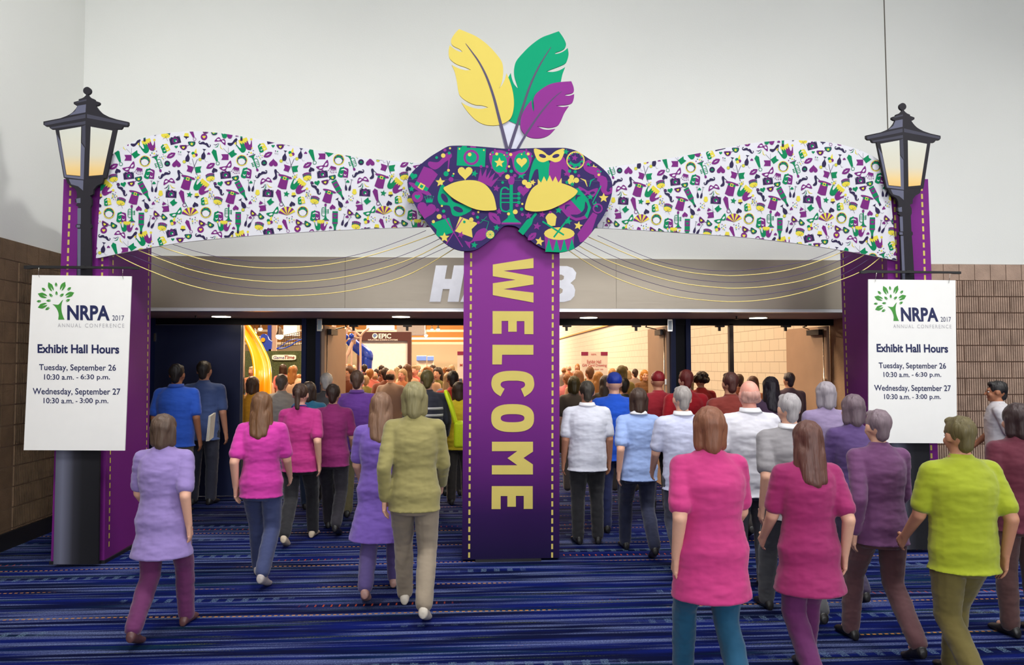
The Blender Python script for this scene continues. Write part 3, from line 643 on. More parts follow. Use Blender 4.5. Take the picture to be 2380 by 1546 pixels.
def i_glass(c='N', lem=True): return [(c, smooth([(-.35, -1), (.35, -1), (.1, -.8), (.06, -.5), (.36, .05), (.36, .5), (.2, .8), (-.2, .8), (-.36, .5), (-.36, .05), (-.06, -.5), (-.1, -.8)], 2))]+([('Y', circ(-.5, .9, .28)), ('G', ring(-.5, .9, .28, .05, 12)), ('G', circ(-.5, .9, .06, 6)), ('N', line([(.3, .75), (.6, 1.2), (.85, 1.05)], .04))] if lem else [])
def i_champ(): return [(c, [(x*math.cos(a)-y*math.sin(a)+dx_, x*math.sin(a)+y*math.cos(a)) for x, y in q]) for a, dx_ in ((-.16, -.42), (.16, .42)) for c, q in (('N', rect(-.22, -1, .22, -.94)), ('N', rect(-.03, -1, .03, 0)), ('N', smooth([(-.03, -.05), (.03, -.05), (.2, .45), (.16, .95), (-.16, .95), (-.2, .45)], 2)))]
def i_flag(c, s=1): return [(c, [(-.05*s, -.4), (s*.95, -.4), (s*.75, 0), (s*.95, .4), (-.05*s, .4)])]
def i_flags(a='P', b='G', st='N'): return [(a, [(-.12, .1), (-1, -.1), (-.85, .35), (-1, .75), (-.3, .9)]), (b, [(.12, .1), (1, -.1), (.85, .35), (1, .75), (.3, .9)]), (st, line([(-.35, 1), (.35, -1)], .06)), (st, line([(.35, 1), (-.35, -1)], .06))]
def i_beads():
    o = [('Y', ring(0, 0, .86, .2, 20)), ('W', circ(0, .08, .7, 20))]
    for k in range(24):
        a = 2*math.pi*k/24; up = (1-math.sin(a))/2
        o.append(('PGN'[k % 3], circ(.72*math.cos(a), .05+.72*math.sin(a), .07+.11*up, 8)))
    for k in range(9): a = math.pi+math.pi*k/8; o.append(('G', circ(.55*math.cos(a), .05+.55*math.sin(a), .14*math.sin(math.pi*k/8)+.03, 8)))
    return o
def i_shoe(c='N'): return [(c, smooth([(-1, .25), (-.9, -.05), (-.5, .05), (-.1, .05), (.45, -.45), (.85, -.55), (.95, -.2), (.6, .05), (.3, .2), (-.2, .55), (-.6, .62)], 3)), (c, line([(.72, -.1), (.45, 1)], [.14, .06]))]
def i_cup(): return [('Y', [(-.5, -.9), (.5, -.9), (.7, .05), (-.7, .05)]), ('N', smooth([(-.75, .05), (.75, .05), (.55, .35), (.2, .5), (0, .95), (-.2, .5), (-.55, .35)], 2))]
def i_cupup(): return [('Y', [(-.75, -.1), (.75, -.1), (.5, 1), (-.5, 1)]), ('Y', smooth([(-.8, -.1), (-.6, -.6), (0, -.95), (.6, -.6), (.8, -.1), (0, .05)], 3))]
def i_ice(): return [('Y', [(.1, -1.1), (.45, .1), (-.25, -.05)]), ('G', circ(-.35, .05, .34)), ('P', circ(.3, .25, .34)), ('Y', circ(-.1, .5, .34))]
def i_glasses(): return [('N', line([(-.2, .1), (0, 0), (.2, -.1)], .08))]+[(c, [(x+ox, y+oy) for x, y in q]) for ox, oy, a, b, e in ((-.58, .22, 'P', 'Y', heart(0, 0, .2)), (.58, -.22, 'G', 'Y', star(0, 0, .24))) for c, q in (('N' if a == 'G' else a, smooth([(-.52, -.3), (.1, -.34), (.48, -.3), (.45, .1), (.1, .36), (-.3, .2)], 3)), ('N' if a == 'P' else 'G', [(x*.72, y*.72) for x, y in smooth([(-.52, -.3), (.1, -.34), (.48, -.3), (.45, .1), (.1, .36), (-.3, .2)], 3)]), (b, e))]
def i_badge(a='P', b='Y'): return [(a, circ(0, 0, 1, 18)), (b, heart(0, 0, .5))]
def i_fan():
    o = [('G', line([(-.55, -1), (0, .2)], .06))]
    for k in range(8):
        a, b = math.radians(200+k*17.5), math.radians(200+(k+1)*17.5)
        o.append(('PY'[k % 2], [(0, .75), (1.05*math.cos(a), .75+1.0*math.sin(a)), (1.05*math.cos(b), .75+1.0*math.sin(b))]))
    return o
def i_ear(): return [('P', circ(-.4, -.75, .25, 8)), ('G', circ(.4, -.6, .25, 8)), ('N', ring(-.4, .2, .3, .06, 10)), ('N', ring(.4, .35, .3, .06, 10))]
def i_dots(): return [(c, circ(x, y, r, 8)) for c, x, y, r in (('P', -.7, -.6, .16), ('G', -.1, -.3, .15), ('Y', .35, -.75, .2), ('P', .7, -.1, .15), ('G', -.5, .35, .17), ('Y', .1, .5, .24), ('P', -.9, .9, .17), ('G', .65, .7, .14))]
def place(ic, x, y, s, rot=0, sx=1):
    c, n = math.cos(math.radians(rot)), math.sin(math.radians(rot))
    return [(k, [(x+s*(sx*u*c-v*n), y+s*(sx*u*n+v*c)) for u, v in q]) for k, q in ic]

# one repeat of the banner print, in units of 1/4.76 px measured from (220, 300); repeat 1072 x 1030
TW, TH = 1072, 1025
TILE = [(i_drumdown(), 785, 60, 68, 10), (i_cam(), 890, 125, 68, -14), (i_cup(), 1015, 80, 45, 4), (i_tie('P'), 1082, 55, 92, -22), (i_badge(), 1210, 88, 42, 0), (i_moust(), 1215, 172, 78, 20), (i_glasses(), 1028, 185, 92, -2),
 (i_heart('G'), 902, 197, 22, 0), (i_jesterdn(), 590, 188, 92, -20), (i_theatre('G', 'Y'), 780, 210, 55, -25), (i_shoe(), 455, 152, 68, -12), (i_fmask(), 1388, 150, 78, 200), (i_lips(), 845, 290, 62, -28), (i_glass(), 1030, 310, 72, 8), (i_ice(), 1108, 270, 62, 10),
 (i_glass(), 1205, 285, 72, 8), (i_heart('P'), 1262, 272, 20, 180), (i_tie('G'), 1340, 312, 98, -18), (i_flag('P', -1), 405, 318, 92, 0), (i_flag('G'), 428, 300, 88, -35), ([('N', line([(-1, -1), (.5, .6)], .05)), ('N', line([(.1, -1.1), (.1, .9)], .05))], 402, 270, 60, 0), (i_beads(), 556, 355, 74, 10), (i_trumpet(), 700, 385, 98, 160),
 (i_dots(), 655, 250, 48, 0), (i_dots(), 762, 310, 36, 40), (i_ear(), 940, 272, 32, 0), (i_badge('N', 'G'), 803, 382, 37, 180), (i_heart('P'), 905, 385, 56, 180), (i_lips(), 1282, 405, 62, -30), (i_flags(), 1102, 412, 92, 5), (i_heart('N'), 1325, 457, 38, 160), (i_mask('P'), 385, 422, 78, -32),
 (i_crown('P'), 490, 465, 55, 195), (i_theatre(), 610, 492, 68, 10), (i_cam(), 376, 515, 66, -6), (i_drumdown(), 208, 545, 66, -10), (i_glasses(), 447, 580, 88, -12), (i_heart('G'), 318, 612, 36, -15), (i_badge('N', 'P'), 260, 612, 20, 0), (i_moust(), 775, 512, 80, -28), (i_shoe(), 925, 512, 66, -62), (i_fmask(), 825, 600, 80, 170),
 (i_hat(), 1018, 595, 92, 196), (i_jesterdn(), 1180, 640, 95, 40), (i_bottle(), 555, 690, 122, -28), (i_champ(), 660, 635, 72, 4), (i_heart('G'), 656, 597, 22, 180), (i_cupup(), 730, 712, 36, 180), (i_cam(), 846, 718, 68, 3), (i_tie('P'), 975, 768, 102, -14), (i_star('G'), 1050, 726, 42, 10), (i_cup(), 1130, 740, 40, -5),
 (i_moust(), 300, 682, 82, 52), (i_hat(), 438, 760, 88, 196), (i_drumdown(), 290, 805, 66, 14), (i_glass(), 568, 838, 70, -30), (i_heart('P'), 648, 824, 22, 170), (i_heart('P'), 765, 826, 24, 160), (i_flag('G'), 850, 830, 76, -38), (i_flag('P', -1), 818, 880, 88, -6), ([('N', line([(-1, -.6), (.5, .5)], .05)), ('N', line([(0, -1), (.2, 1)], .05))], 806, 830, 60, 0),
 (i_fan(), 1052, 890, 100, -4), (i_heart('N'), 1113, 838, 38, 165), (i_mask('G'), 905, 930, 78, -32), (i_beads(), 158, 930, 74, 5), (i_theatre(), 298, 972, 66, 2), (i_trumpet(), 410, 935, 96, 0), (i_bottle(), 515, 1042, 122, 1), (i_heart('P'), 488, 880, 38, 175), (i_glasses(), 720, 960, 86, 42), (i_champ(), 632, 1030, 74, 22), (i_heart('P'), 650, 986, 22, 190),
 (i_ice(), 868, 1022, 60, 15), (i_theatre('G', 'Y'), 142, 802, 48, -8), (i_jesterdn(), 356, 1082, 72, 2), (i_heart('P'), 465, 1103, 20, 180), (i_glasses(), 158, 1062, 90, 30), (i_dots(), 935, 1015, 40, 20), (i_dots(), 1100, 1010, 44, 70), (i_dots(), 690, 780, 42, 10), (i_dots(), 1140, 530, 40, 30), (i_dots(), 215, 730, 40, 80), (i_dots(), 1290, 750, 36, 120)]
TILE = [place(t[0], t[1], t[2], t[3]*(.88 if t[3] < 96 else .96), *t[4:]) for t in TILE]
BC = {'P': pmat('banner_purple', (128, 42, 130), .5, var=.01), 'G': pmat('banner_green', (0, 140, 90), .5, var=.01), 'Y': pmat('banner_yellow', (240, 224, 76), .5, var=.01), 'N': pmat('banner_navy', (52, 42, 82), .5, var=.01), 'W': wprint}
def half(poly, a, b):
    """keep the part of poly to the inner side of the directed line a-b"""
    o = []; n = len(poly); f = lambda p: (b[0]-a[0])*(p[1]-a[1])-(b[1]-a[1])*(p[0]-a[0])
    for i in range(n):
        p, q = poly[i], poly[(i+1) % n]; fp, fq = f(p), f(q)
        if fp >= 0: o.append(p)
        if (fp >= 0) != (fq >= 0): t = fp/(fp-fq); o.append((p[0]+(q[0]-p[0])*t, p[1]+(q[1]-p[1])*t))
    return o
def interp(c, x):
    for (x0, y0), (x1, y1) in zip(c, c[1:]):
        if x0 <= x <= x1: return y0+(y1-y0)*(x-x0)/(x1-x0)
    return c[0][1] if x < c[0][0] else c[-1][1]
def banner(label, top, bot, lline, rline, origin, Y, x0, sxx=1.0):
    e = empty('pattern_banner', (P(x0, 560, Y).x, Y, P(x0, 560, Y).z), label, 'banner', 'white carnival-print banners')
    top = smooth(top, 6, False); bot = smooth(bot, 6, False)
    out = [lline[0]]+[p for p in top if p[0] > lline[0][0] and p[0] < rline[0][0]]+[rline[0]]+[rline[1]]+[p for p in bot[::-1] if lline[1][0] < p[0] < rline[1][0]]+[lline[1]]
    mb = MB(); mb.prism([tuple(p) for p in quad_px(out, Y)], .02, wprint, foam)
    k = 1/4.76
    for ty in range(-1, 2):
        for tx in range(-1, 5):
            lay = 0
            for ic in TILE:
                for c, q in ic:
                    lay += 1
                    q = [(origin[0]+(x+tx*TW-38*ty)*k*sxx, origin[1]+(y+ty*TH-8*tx)*k) for x, y in q]
                    xa, xb = min(p[0] for p in q), max(p[0] for p in q)
                    if xb < lline[1][0]-5 or xa > rline[1][0]+5: continue
                    if max(p[1] for p in q) < min(interp(top, xa), interp(top, xb)) or min(p[1] for p in q) > max(interp(bot, xa), interp(bot, xb)): continue
                    ta, tb, ba, bb = (xa, interp(top, xa)+.6), (xb, interp(top, xb)+.6), (xa, interp(bot, xa)-.6), (xb, interp(bot, xb)-.6)
                    if min(p[1] for p in q) < max(ta[1], tb[1]): q = half(q, ta, tb)
                    if q and max(p[1] for p in q) > min(ba[1], bb[1]): q = half(q, bb, ba)
                    if q and xa < lline[0][0]+5: q = half(q, lline[1], lline[0])
                    if q and xb > rline[0][0]-5: q = half(q, rline[0], rline[1])
                    if len(q) > 2: mb.poly([tuple(p) for p in quad_px(q, Y-.0006-.00001*lay)], BC[c])
    mb.build('banner_panel', e)
    return e
banner('white banner of purple, green and gold carnival icons left of the giant mask',
       [(228, 388), (262, 358), (300, 334), (350, 315.5), (420, 306.5), (480, 306), (540, 313), (600, 324), (680, 339), (760, 353.5), (840, 366), (900, 373), (960, 378), (1020, 384)],
       [(222, 601), (300, 585), (400, 567), (500, 555.5), (600, 547), (700, 540), (800, 534.5), (900, 530.5), (1020, 527)],
       ((236, 396), (223, 600)), ((1018, 384), (1018, 527)), (220, 300), 6.955, 223)
banner('white banner of purple, green and gold carnival icons right of the giant mask',
       [(1380, 394), (1420, 388), (1500, 377), (1600, 360), (1700, 341), (1760, 331), (1820, 326), (1880, 326.5), (1940, 333), (1990, 346), (2030, 364), (2070, 392)],
       [(1370, 529.5), (1420, 531.5), (1500, 536), (1600, 542.5), (1700, 549.5), (1800, 559.5), (1900, 573), (2000, 589.5), (2090, 607)],
       ((1380, 394), (1380, 530)), ((2064, 388), (2084, 606)), (1279, 316), 6.955, 2084, .955)

# ------------------------------------------------------------------ the giant mask
MY = 6.77
mnavy = pmat('mask_navy', (60, 48, 104), .7, var=.02)
MC = {'P': pmat('mask_purple', (150, 54, 150), .7, var=.01), 'G': pmat('mask_green', (0, 168, 120), .7, var=.01), 'Y': pmat('mask_yellow', (238, 216, 106), .7, var=.01), 'N': mnavy, 'W': mnavy}
def M(pts): return [(900+x/4.25, 300+y/4.25) for x, y in pts]
mask = empty('giant_mask', tuple(P(1187, 585, MY)), 'giant navy carnival mask covered in bright party icons at the centre of the gate', 'mask')
outl = M(smooth([(640, 165), (800, 165), (1000, 180), (1200, 195), (1450, 188), (1700, 185), (1790, 192), (1880, 220), (1980, 285), (2080, 350), (2160, 420), (2210, 490), (2225, 570), (2215, 660), (2180, 770), (2130, 870), (2060, 970), (1970, 1080), (1880, 1160), (1800, 1200), (1700, 1218), (1610, 1205), (1520, 1170), (1440, 1120), (1370, 1060), (1310, 990), (1270, 962), (1220, 952), (1165, 955), (1120, 985), (1050, 1070), (960, 1140), (880, 1190), (790, 1205), (700, 1195), (600, 1150), (500, 1060), (420, 960), (340, 850), (270, 740), (215, 620), (200, 530), (215, 470), (260, 410), (340, 340), (430, 270), (520, 215), (580, 180)], 3))
icons = [place(i_cam('G', 'P', 'G', 'Y'), 830, 272, 140, 3), place(i_shoe('P'), 525, 312, 125, -8), place(i_hat(), 375, 505, 130, 30), place(i_star('Y'), 525, 525, 50), place(i_heart('Y'), 770, 430, 74), place(i_star('G'), 862, 440, 36, 15),
 place(i_crown('P'), 1000, 460, 120, 25), place(i_badge('P', 'G'), 298, 670, 56), place(i_crown('G'), 415, 690, 48, -3), place(i_heart('P'), 385, 800, 95, 12), place(i_heart('G'), 258, 465, 38, 15), place(i_star('G'), 240, 592, 32),
 place(i_mask('G'), 640, 730, 175, 40), place(i_flag('G', -1), 625, 950, 190, -18), place(i_flag('Y'), 700, 940, 190, 20), place([('P', line([(-.6, -1), (.6, 1)], .07)), ('P', line([(.6, -.9), (-.6, 1)], .07)), ('P', circ(-.62, -1, .13))], 655, 1015, 150), place(i_star('Y'), 565, 1072, 52), place(i_star('P'), 727, 1045, 38, 20),
 place(i_glass('P', False), 900, 1065, 135, 235), place([('Y', circ(0, 0, 1)), ('G', ring(0, 0, 1, .12)), ('G', circ(0, 0, .15, 8))] + [('G', line([(0, 0), (.9*math.cos(k*.785), .9*math.sin(k*.785))], .06)) for k in range(8)], 1017, 1042, 42), place([('G', line([(-.7, .5), (.4, -.6)], .08)), ('G', line([(-.5, -.1), (.7, .25), (.3, 1.6)], .1))], 960, 900, 60), place(i_star('G'), 1080, 975, 34, 10), place(i_star('G'), 860, 1145, 36, 8), place(i_lips(), 1062, 880, 82, 45),
 place(i_star('P'), 1078, 585, 36, 10), place(i_star('P'), 1105, 815, 34), place(i_trumpet(), 1225, 705, 232), place(i_heart('P'), 1345, 605, 60), place(i_star('G'), 1325, 455, 46, 10), place(i_star('Y'), 1437, 528, 32, 15),
 place([('P', smooth([(-1.1, -.45), (-.6, -.62), (-.12, -.5), (.12, -.5), (.6, -.62), (1.1, -.45), (1, .2), (.6, .68), (.2, .45), (.06, -.15), (-.06, -.15), (-.2, .45), (-.6, .68), (-1, .2)], 3)), ('G', elli(-.58, .04, .4, .52)), ('G', elli(.58, .04, .4, .52)), ('Y', star(-.58, .04, .28)), ('Y', heart(.58, .0, .28))], 1218, 325, 190),
 place(i_jester(), 1605, 425, 190), place([('Y', smooth([(-1.15, -.5), (-.5, -.35), (0, 0), (.5, -.35), (1.15, -.5), (.9, .3), (.45, .5), (0, .35), (-.45, .5), (-.9, .3)], 3)), ('N', elli(-.5, .03, .28, .14, 12, .3)), ('N', elli(.5, .03, .28, .14, 12, -.3))], 1600, 262, 132), place(i_star('G'), 1765, 225, 32, 10), place(i_beads(), 1860, 310, 95, 180), place(i_star('P'), 1852, 285, 34, 10), place(i_star('G'), 1985, 338, 38), place(i_star('Y'), 2040, 382, 36),
 place(i_moust('P'), 2070, 490, 195, 52), place(i_fmask(), 1985, 590, 105, 5), place(i_star('G'), 2005, 670, 34), place(i_star('Y'), 2138, 680, 50), place([('G', line([(.5, -1), (-.5, 1)], .13))], 2070, 645, 85), place(i_star('G'), 2060, 748, 38), place(i_star('G'), 1828, 545, 26), place(i_star('P'), 1765, 445, 24),
 place(i_laugh(), 1870, 765, 160, -42), place(i_tie('P'), 2005, 930, 215, 207), place(i_star('Y'), 1887, 955, 46, 12), place(i_star('G'), 1693, 802, 38, 5), place(i_star('G'), 1790, 912, 38, 10), place(i_bottle(True), 1395, 930, 125, 218), place(i_star('P'), 1395, 855, 38), place(i_star('P'), 1530, 845, 36, 10), place(i_star('P'), 1480, 960, 42, 10), place(i_lips(), 1430, 1060, 55, -40), place(i_star('Y'), 1505, 1110, 48, 12), place(i_cupup(), 1620, 890, 68, -5), place(i_drum(True), 1700, 1070, 185)]
icons += [place(i_dot(c), x, y, r) for c, x, y, r in (('Y', 620, 190, 11), ('P', 570, 208, 16), ('G', 612, 238, 15), ('Y', 553, 262, 22), ('G', 488, 282, 14), ('Y', 605, 408, 14), ('G', 582, 442, 26), ('Y', 656, 442, 9), ('P', 630, 498, 24), ('G', 648, 462, 12), ('P', 1064, 205, 10), ('P', 1202, 208, 10), ('P', 1374, 205, 10), ('G', 1043, 232, 12), ('Y', 1082, 246, 15), ('Y', 1018, 250, 7), ('G', 1048, 268, 10), ('G', 1182, 236, 11), ('Y', 1220, 252, 16), ('Y', 1156, 257, 7), ('G', 1186, 270, 10), ('G', 1354, 232, 12), ('Y', 1392, 246, 15), ('Y', 1328, 250, 7), ('G', 1120, 270, 10), ('G', 1430, 268, 9), ('Y', 1203, 370, 12), ('G', 1168, 412, 18), ('G', 1225, 417, 17), ('Y', 1188, 472, 24), ('P', 1260, 460, 17), ('G', 1140, 528, 14), ('Y', 1357, 526, 27), ('Y', 1822, 476, 24), ('Y', 1868, 506, 27), ('G', 1802, 416, 16), ('G', 1857, 422, 16), ('P', 1892, 462, 15), ('G', 1775, 527, 15), ('P', 498, 800, 17), ('G', 557, 812, 17), ('Y', 513, 865, 25), ('Y', 456, 915, 16), ('P', 850, 836, 16), ('G', 892, 872, 16), ('Y', 900, 820, 11), ('P', 900, 925, 15), ('Y', 830, 895, 22), ('G', 762, 917, 13), ('Y', 540, 760, 11), ('Y', 1334, 740, 11), ('P', 1282, 755, 17), ('G', 1328, 792, 17), ('Y', 1265, 818, 24), ('Y', 1198, 838, 15), ('P', 1335, 846, 16), ('G', 2080, 418, 9), ('G', 2108, 420, 9), ('Y', 2090, 452, 13), ('P', 1610, 820, 14))]
mb = MB(); mb.prism([tuple(p) for p in quad_px(outl, MY)], .03, mnavy)
cen = (sum(p[0] for p in outl)/len(outl), sum(p[1] for p in outl)/len(outl))
n_ol = len(outl)
area2 = sum(outl[i][0]*outl[(i+1) % n_ol][1]-outl[(i+1) % n_ol][0]*outl[i][1] for i in range(n_ol))
def clip_mask(q):
    """trim the print to the outline where an icon runs over its edge"""
    cx, cy = sum(p[0] for p in q)/len(q), sum(p[1] for p in q)/len(q)
    r = max(math.hypot(p[0]-cx, p[1]-cy) for p in q)
    for i in range(n_ol):
        a, b = outl[i], outl[(i+1) % n_ol]
        mx_, my_ = (a[0]+b[0])/2, (a[1]+b[1])/2
        if 1090 < mx_ < 1290 and my_ > 515: continue
        if math.hypot(mx_-cx, my_-cy) < r+4:
            q = half(q, a, b) if area2 > 0 else half(q, b, a)
            if len(q) < 3: return q
    return q
lay = 0
for ic in icons:
    for c, q in ic:
        lay += 1; q = clip_mask(M(q))
        if len(q) > 2: mb.poly([tuple(p) for p in quad_px(q, MY-.0006-.00001*lay)], MC[c])
mb.poly([tuple(p) for p in quad_px([(950, 417), (1424, 421), (1424, 421.6), (950, 417.6)], MY-.0005)], slate)
mb.build('mask_panel', mask)
for q in ([(555, 585), (590, 560), (660, 528), (740, 510), (820, 505), (900, 515), (970, 550), (1020, 605), (1055, 670), (1075, 760), (1076, 798), (1020, 805), (940, 805), (850, 785), (760, 745), (660, 690), (590, 630)],
          [(1360, 788), (1370, 720), (1400, 640), (1440, 580), (1500, 540), (1570, 522), (1650, 520), (1740, 540), (1820, 570), (1870, 600), (1880, 620), (1850, 660), (1780, 710), (1690, 760), (1590, 800), (1480, 815), (1400, 808)]):
    mb = MB(); mb.prism([tuple(p) for p in quad_px(M(smooth(q, 3)), MY-.014)], .014, MC['Y'], mnavy); mb.build('eye_panel', mask)
mb = MB()                                              # fixing bolts that carry the mask off the column
for px in (1110, 1270): p = P(px, 560, MY); mb.box((p.x-.03, MY+.03, p.z-.03), (p.x+.03, CY-.001, p.z+.03), black)
mb.build('standoff', mask)

# ------------------------------------------------------------------ feather plume
PY = 6.83
plume = empty('feather_plume', tuple(P(1190, 350, PY)), 'three flat cut-out feathers, yellow, green and purple, rising above the mask', 'feathers')
def z3(pts): return [(980+x/4.548, 40+y/4.548) for x, y in pts]
quill = pmat('feather_quill_navy', (66, 54, 96), .5); pale = pmat('feather_backing', (222, 224, 240), .5)
mb = MB(); mb.prism([tuple(p) for p in quad_px(z3([(815, 1130), (930, 1080), (1040, 1120), (1110, 1250), (1030, 1400), (880, 1400)]), PY+.012)], .016, pale); mb.build('backing', plume)
def feather(pts, q, w, mat, Y):
    mb = MB(); mb.prism([tuple(p) for p in quad_px(z3(pts), Y)], .016, mat); o = mb.build('feather', plume)
    mb = MB(); c = smooth(q, 5, False); n = len(c)
    mb.poly(quad_px(z3(line(c, [w*(.06+.94*(i/(n-1))**.6) for i in range(n)])), Y-.0012), quill); mb.build('quill', o)
S = lambda p, n=5: smooth(p, n, False)
feather(S([(395, 125), (470, 155), (580, 205), (690, 285), (790, 390), (848, 475), (862, 560), (855, 650), (835, 720), (815, 758)])[:-1] + S([(815, 758), (850, 715), (880, 655), (896, 590)])[1:] + S([(896, 590), (930, 670), (960, 770), (975, 880), (970, 980), (945, 1060), (900, 1105), (820, 1138), (740, 1145), (650, 1130), (570, 1085), (500, 1015), (450, 950), (420, 900)])[1:] +
        S([(420, 900), (480, 935), (560, 962), (640, 968), (705, 952)])[1:] + S([(705, 952), (640, 933), (560, 925), (480, 890), (410, 835), (388, 780), (372, 680), (350, 580), (318, 505)])[1:] + S([(318, 505), (390, 540), (460, 560), (522, 556)])[1:] + S([(522, 556), (460, 528), (390, 505), (330, 470), (292, 425), (285, 355), (297, 296)])[1:] + S([(297, 296), (350, 340), (400, 364), (432, 366)])[1:] + S([(432, 366), (400, 335), (350, 312), (318, 285), (312, 240), (345, 180), (395, 125)])[1:-1],
        [(462, 275), (530, 365), (610, 480), (690, 640), (760, 840), (815, 1050), (860, 1220), (905, 1400)], 36, MC['Y'], PY-.004)
feather(S([(1450, 148), (1500, 220), (1526, 285), (1510, 330), (1470, 355), (1420, 372), (1405, 388)])[:-1] + S([(1405, 388), (1450, 382), (1500, 360), (1544, 325)])[1:] + S([(1544, 325), (1553, 390), (1540, 450), (1515, 490), (1440, 525), (1360, 555), (1318, 575)])[1:] + S([(1318, 575), (1390, 578), (1460, 560), (1518, 527)])[1:] + S([(1518, 527), (1490, 600), (1470, 690), (1440, 820), (1330, 960), (1200, 1060), (1120, 1130), (1030, 1135), (960, 1110), (915, 1080), (950, 1000), (940, 800), (905, 680), (942, 588)])[1:] +
        S([(942, 588), (955, 650), (980, 710), (1022, 756)])[1:] + S([(1022, 756), (1000, 690), (980, 620), (978, 540), (1000, 465), (1060, 390), (1150, 300), (1260, 220), (1360, 180), (1450, 148)])[1:-1],
        [(1370, 312), (1300, 420), (1220, 560), (1140, 740), (1060, 980), (990, 1200), (925, 1400)], 34, MC['G'], PY+.006)
feather(S([(1582, 677), (1605, 735), (1608, 785), (1580, 806), (1530, 815), (1508, 826)])[:-1] + S([(1508, 826), (1560, 830), (1612, 812)])[1:] + S([(1612, 812), (1608, 860), (1590, 905), (1540, 925), (1470, 930), (1418, 934)])[1:] + S([(1418, 934), (1480, 948), (1520, 946), (1556, 940)])[1:] + S([(1556, 940), (1510, 1010), (1470, 1100), (1430, 1150), (1350, 1168), (1280, 1160), (1218, 1152)])[1:] + S([(1218, 1152), (1280, 1182), (1340, 1190), (1412, 1180)])[1:] + S([(1412, 1180), (1340, 1250), (1240, 1280), (1130, 1265), (1060, 1200), (1043, 1120), (1060, 1030), (1110, 940), (1162, 876)])[1:] +
        S([(1162, 876), (1165, 930), (1172, 970), (1186, 1000)])[1:] + S([(1186, 1000), (1188, 940), (1182, 880), (1195, 830), (1240, 780), (1340, 715), (1440, 688), (1582, 677)])[1:-1],
        [(1485, 782), (1400, 850), (1290, 970), (1180, 1120), (1090, 1260), (1010, 1400)], 26, MC['P'], PY-.012)

# ------------------------------------------------------------------ cords strung between banner and mask
cg = pmat('cord_gold', (226, 202, 120), .5, var=.1, scale=200); cp = pmat('cord_purple', (66, 48, 92), .6)
CORDS = [('g', 'lowest gold cord sagging left of the column', [(258, 586), (300, 608), (340, 626), (420, 657), (500, 677), (580, 686), (647, 688.5), (760, 683), (860, 666), (960, 634), (1062, 574)]),
 ('g', 'middle gold cord sagging left of the column', [(312, 578), (380, 605), (450, 629), (540, 647), (647, 656), (760, 650), (870, 629), (960, 600), (1040, 560)]),
 ('g', 'topmost gold cord sagging left of the column', [(352, 566), (420, 589), (500, 610), (580, 621), (647, 623), (740, 618), (830, 602), (920, 576), (1014, 543)]),
 ('p', 'topmost thin dark cord sagging left of the column', [(378, 560), (450, 583), (540, 603), (650, 610.5), (760, 605), (850, 587), (930, 560), (990, 536)]),
 ('p', 'middle thin dark cord sagging left of the column', [(318, 573), (400, 604), (500, 630), (600, 639.5), (670, 640), (780, 632), (880, 611), (960, 584), (1030, 551)]),
 ('p', 'lowest thin dark cord sagging left of the column', [(275, 580), (340, 608), (420, 637), (520, 661), (620, 672), (700, 671), (800, 661), (900, 636), (980, 601), (1052, 568)])]
q = lambda pts: [(1280+x/3.306, 560+y/3.306) for x, y in pts]
CORDS += [('g', 'lowest gold cord sagging right of the column', q([(110, 55), (300, 180), (500, 285), (750, 375), (1000, 435), (1300, 465), (1500, 465), (1700, 445), (1900, 405), (2100, 345), (2380, 238), (2540, 120)])),
 ('g', 'middle gold cord sagging right of the column', q([(160, 5), (400, 135), (700, 245), (1000, 325), (1300, 360), (1500, 362), (1700, 345), (1950, 300), (2200, 215), (2380, 125), (2440, 80)])),
 ('g', 'topmost gold cord sagging right of the column', q([(290, -30), (600, 105), (800, 180), (1050, 240), (1300, 265), (1450, 266), (1700, 245), (1900, 205), (2100, 140), (2300, 62)])),
 ('p', 'topmost thin dark cord sagging right of the column', q([(360, -40), (700, 110), (900, 175), (1150, 220), (1400, 230), (1600, 215), (1800, 185), (2000, 145), (2240, 50)])),
 ('p', 'middle thin dark cord sagging right of the column', q([(200, -20), (500, 125), (750, 215), (1000, 280), (1250, 312), (1450, 318), (1650, 305), (1900, 260), (2150, 180), (2350, 85)])),
 ('p', 'lowest thin dark cord sagging right of the column', q([(130, 30), (400, 185), (700, 300), (1000, 380), (1300, 417), (1500, 420), (1700, 403), (2000, 345), (2250, 255), (2470, 125)]))]
for k, lb, pts in CORDS:
    c = smooth(pts, 4, False); n = len(c); left = pts[0][0] < 1190
    Ys = [6.985]*n
    mb = MB(); mb.tube([tuple(P(x, y, Y)) for (x, y), Y in zip(c, Ys)], .0042 if k == 'g' else .0024, cg if k == 'g' else cp, 6)
    mb.build('decorative_cord', label=lb, cat='cord', group='cords swagged under the banners')

# ------------------------------------------------------------------ beyond the doors: the exhibit hall
pcream = None
def tile_wall():
    m, N, L, B = nodes('cream_painted_block')
    tc = N.new('ShaderNodeTexCoord'); sp = N.new('ShaderNodeSeparateXYZ'); cb = N.new('ShaderNodeCombineXYZ')
    L.new(tc.outputs['Object'], sp.inputs[0]); L.new(sp.outputs[1], cb.inputs[0]); L.new(sp.outputs[2], cb.inputs[1])
    br = N.new('ShaderNodeTexBrick'); br.inputs['Scale'].default_value = 1; br.inputs['Brick Width'].default_value = .4064; br.inputs['Row Height'].default_value = .2032
    br.inputs['Mortar Size'].default_value = .005; br.offset = .5
    br.inputs['Color1'].default_value = rgb((214, 204, 186)); br.inputs['Color2'].default_value = rgb((210, 200, 182)); br.inputs['Mortar'].default_value = rgb((150, 138, 120))
    L.new(cb.outputs[0], br.inputs['Vector']); L.new(br.outputs['Color'], B.inputs['Base Color']); B.inputs['Roughness'].default_value = .6
    return m
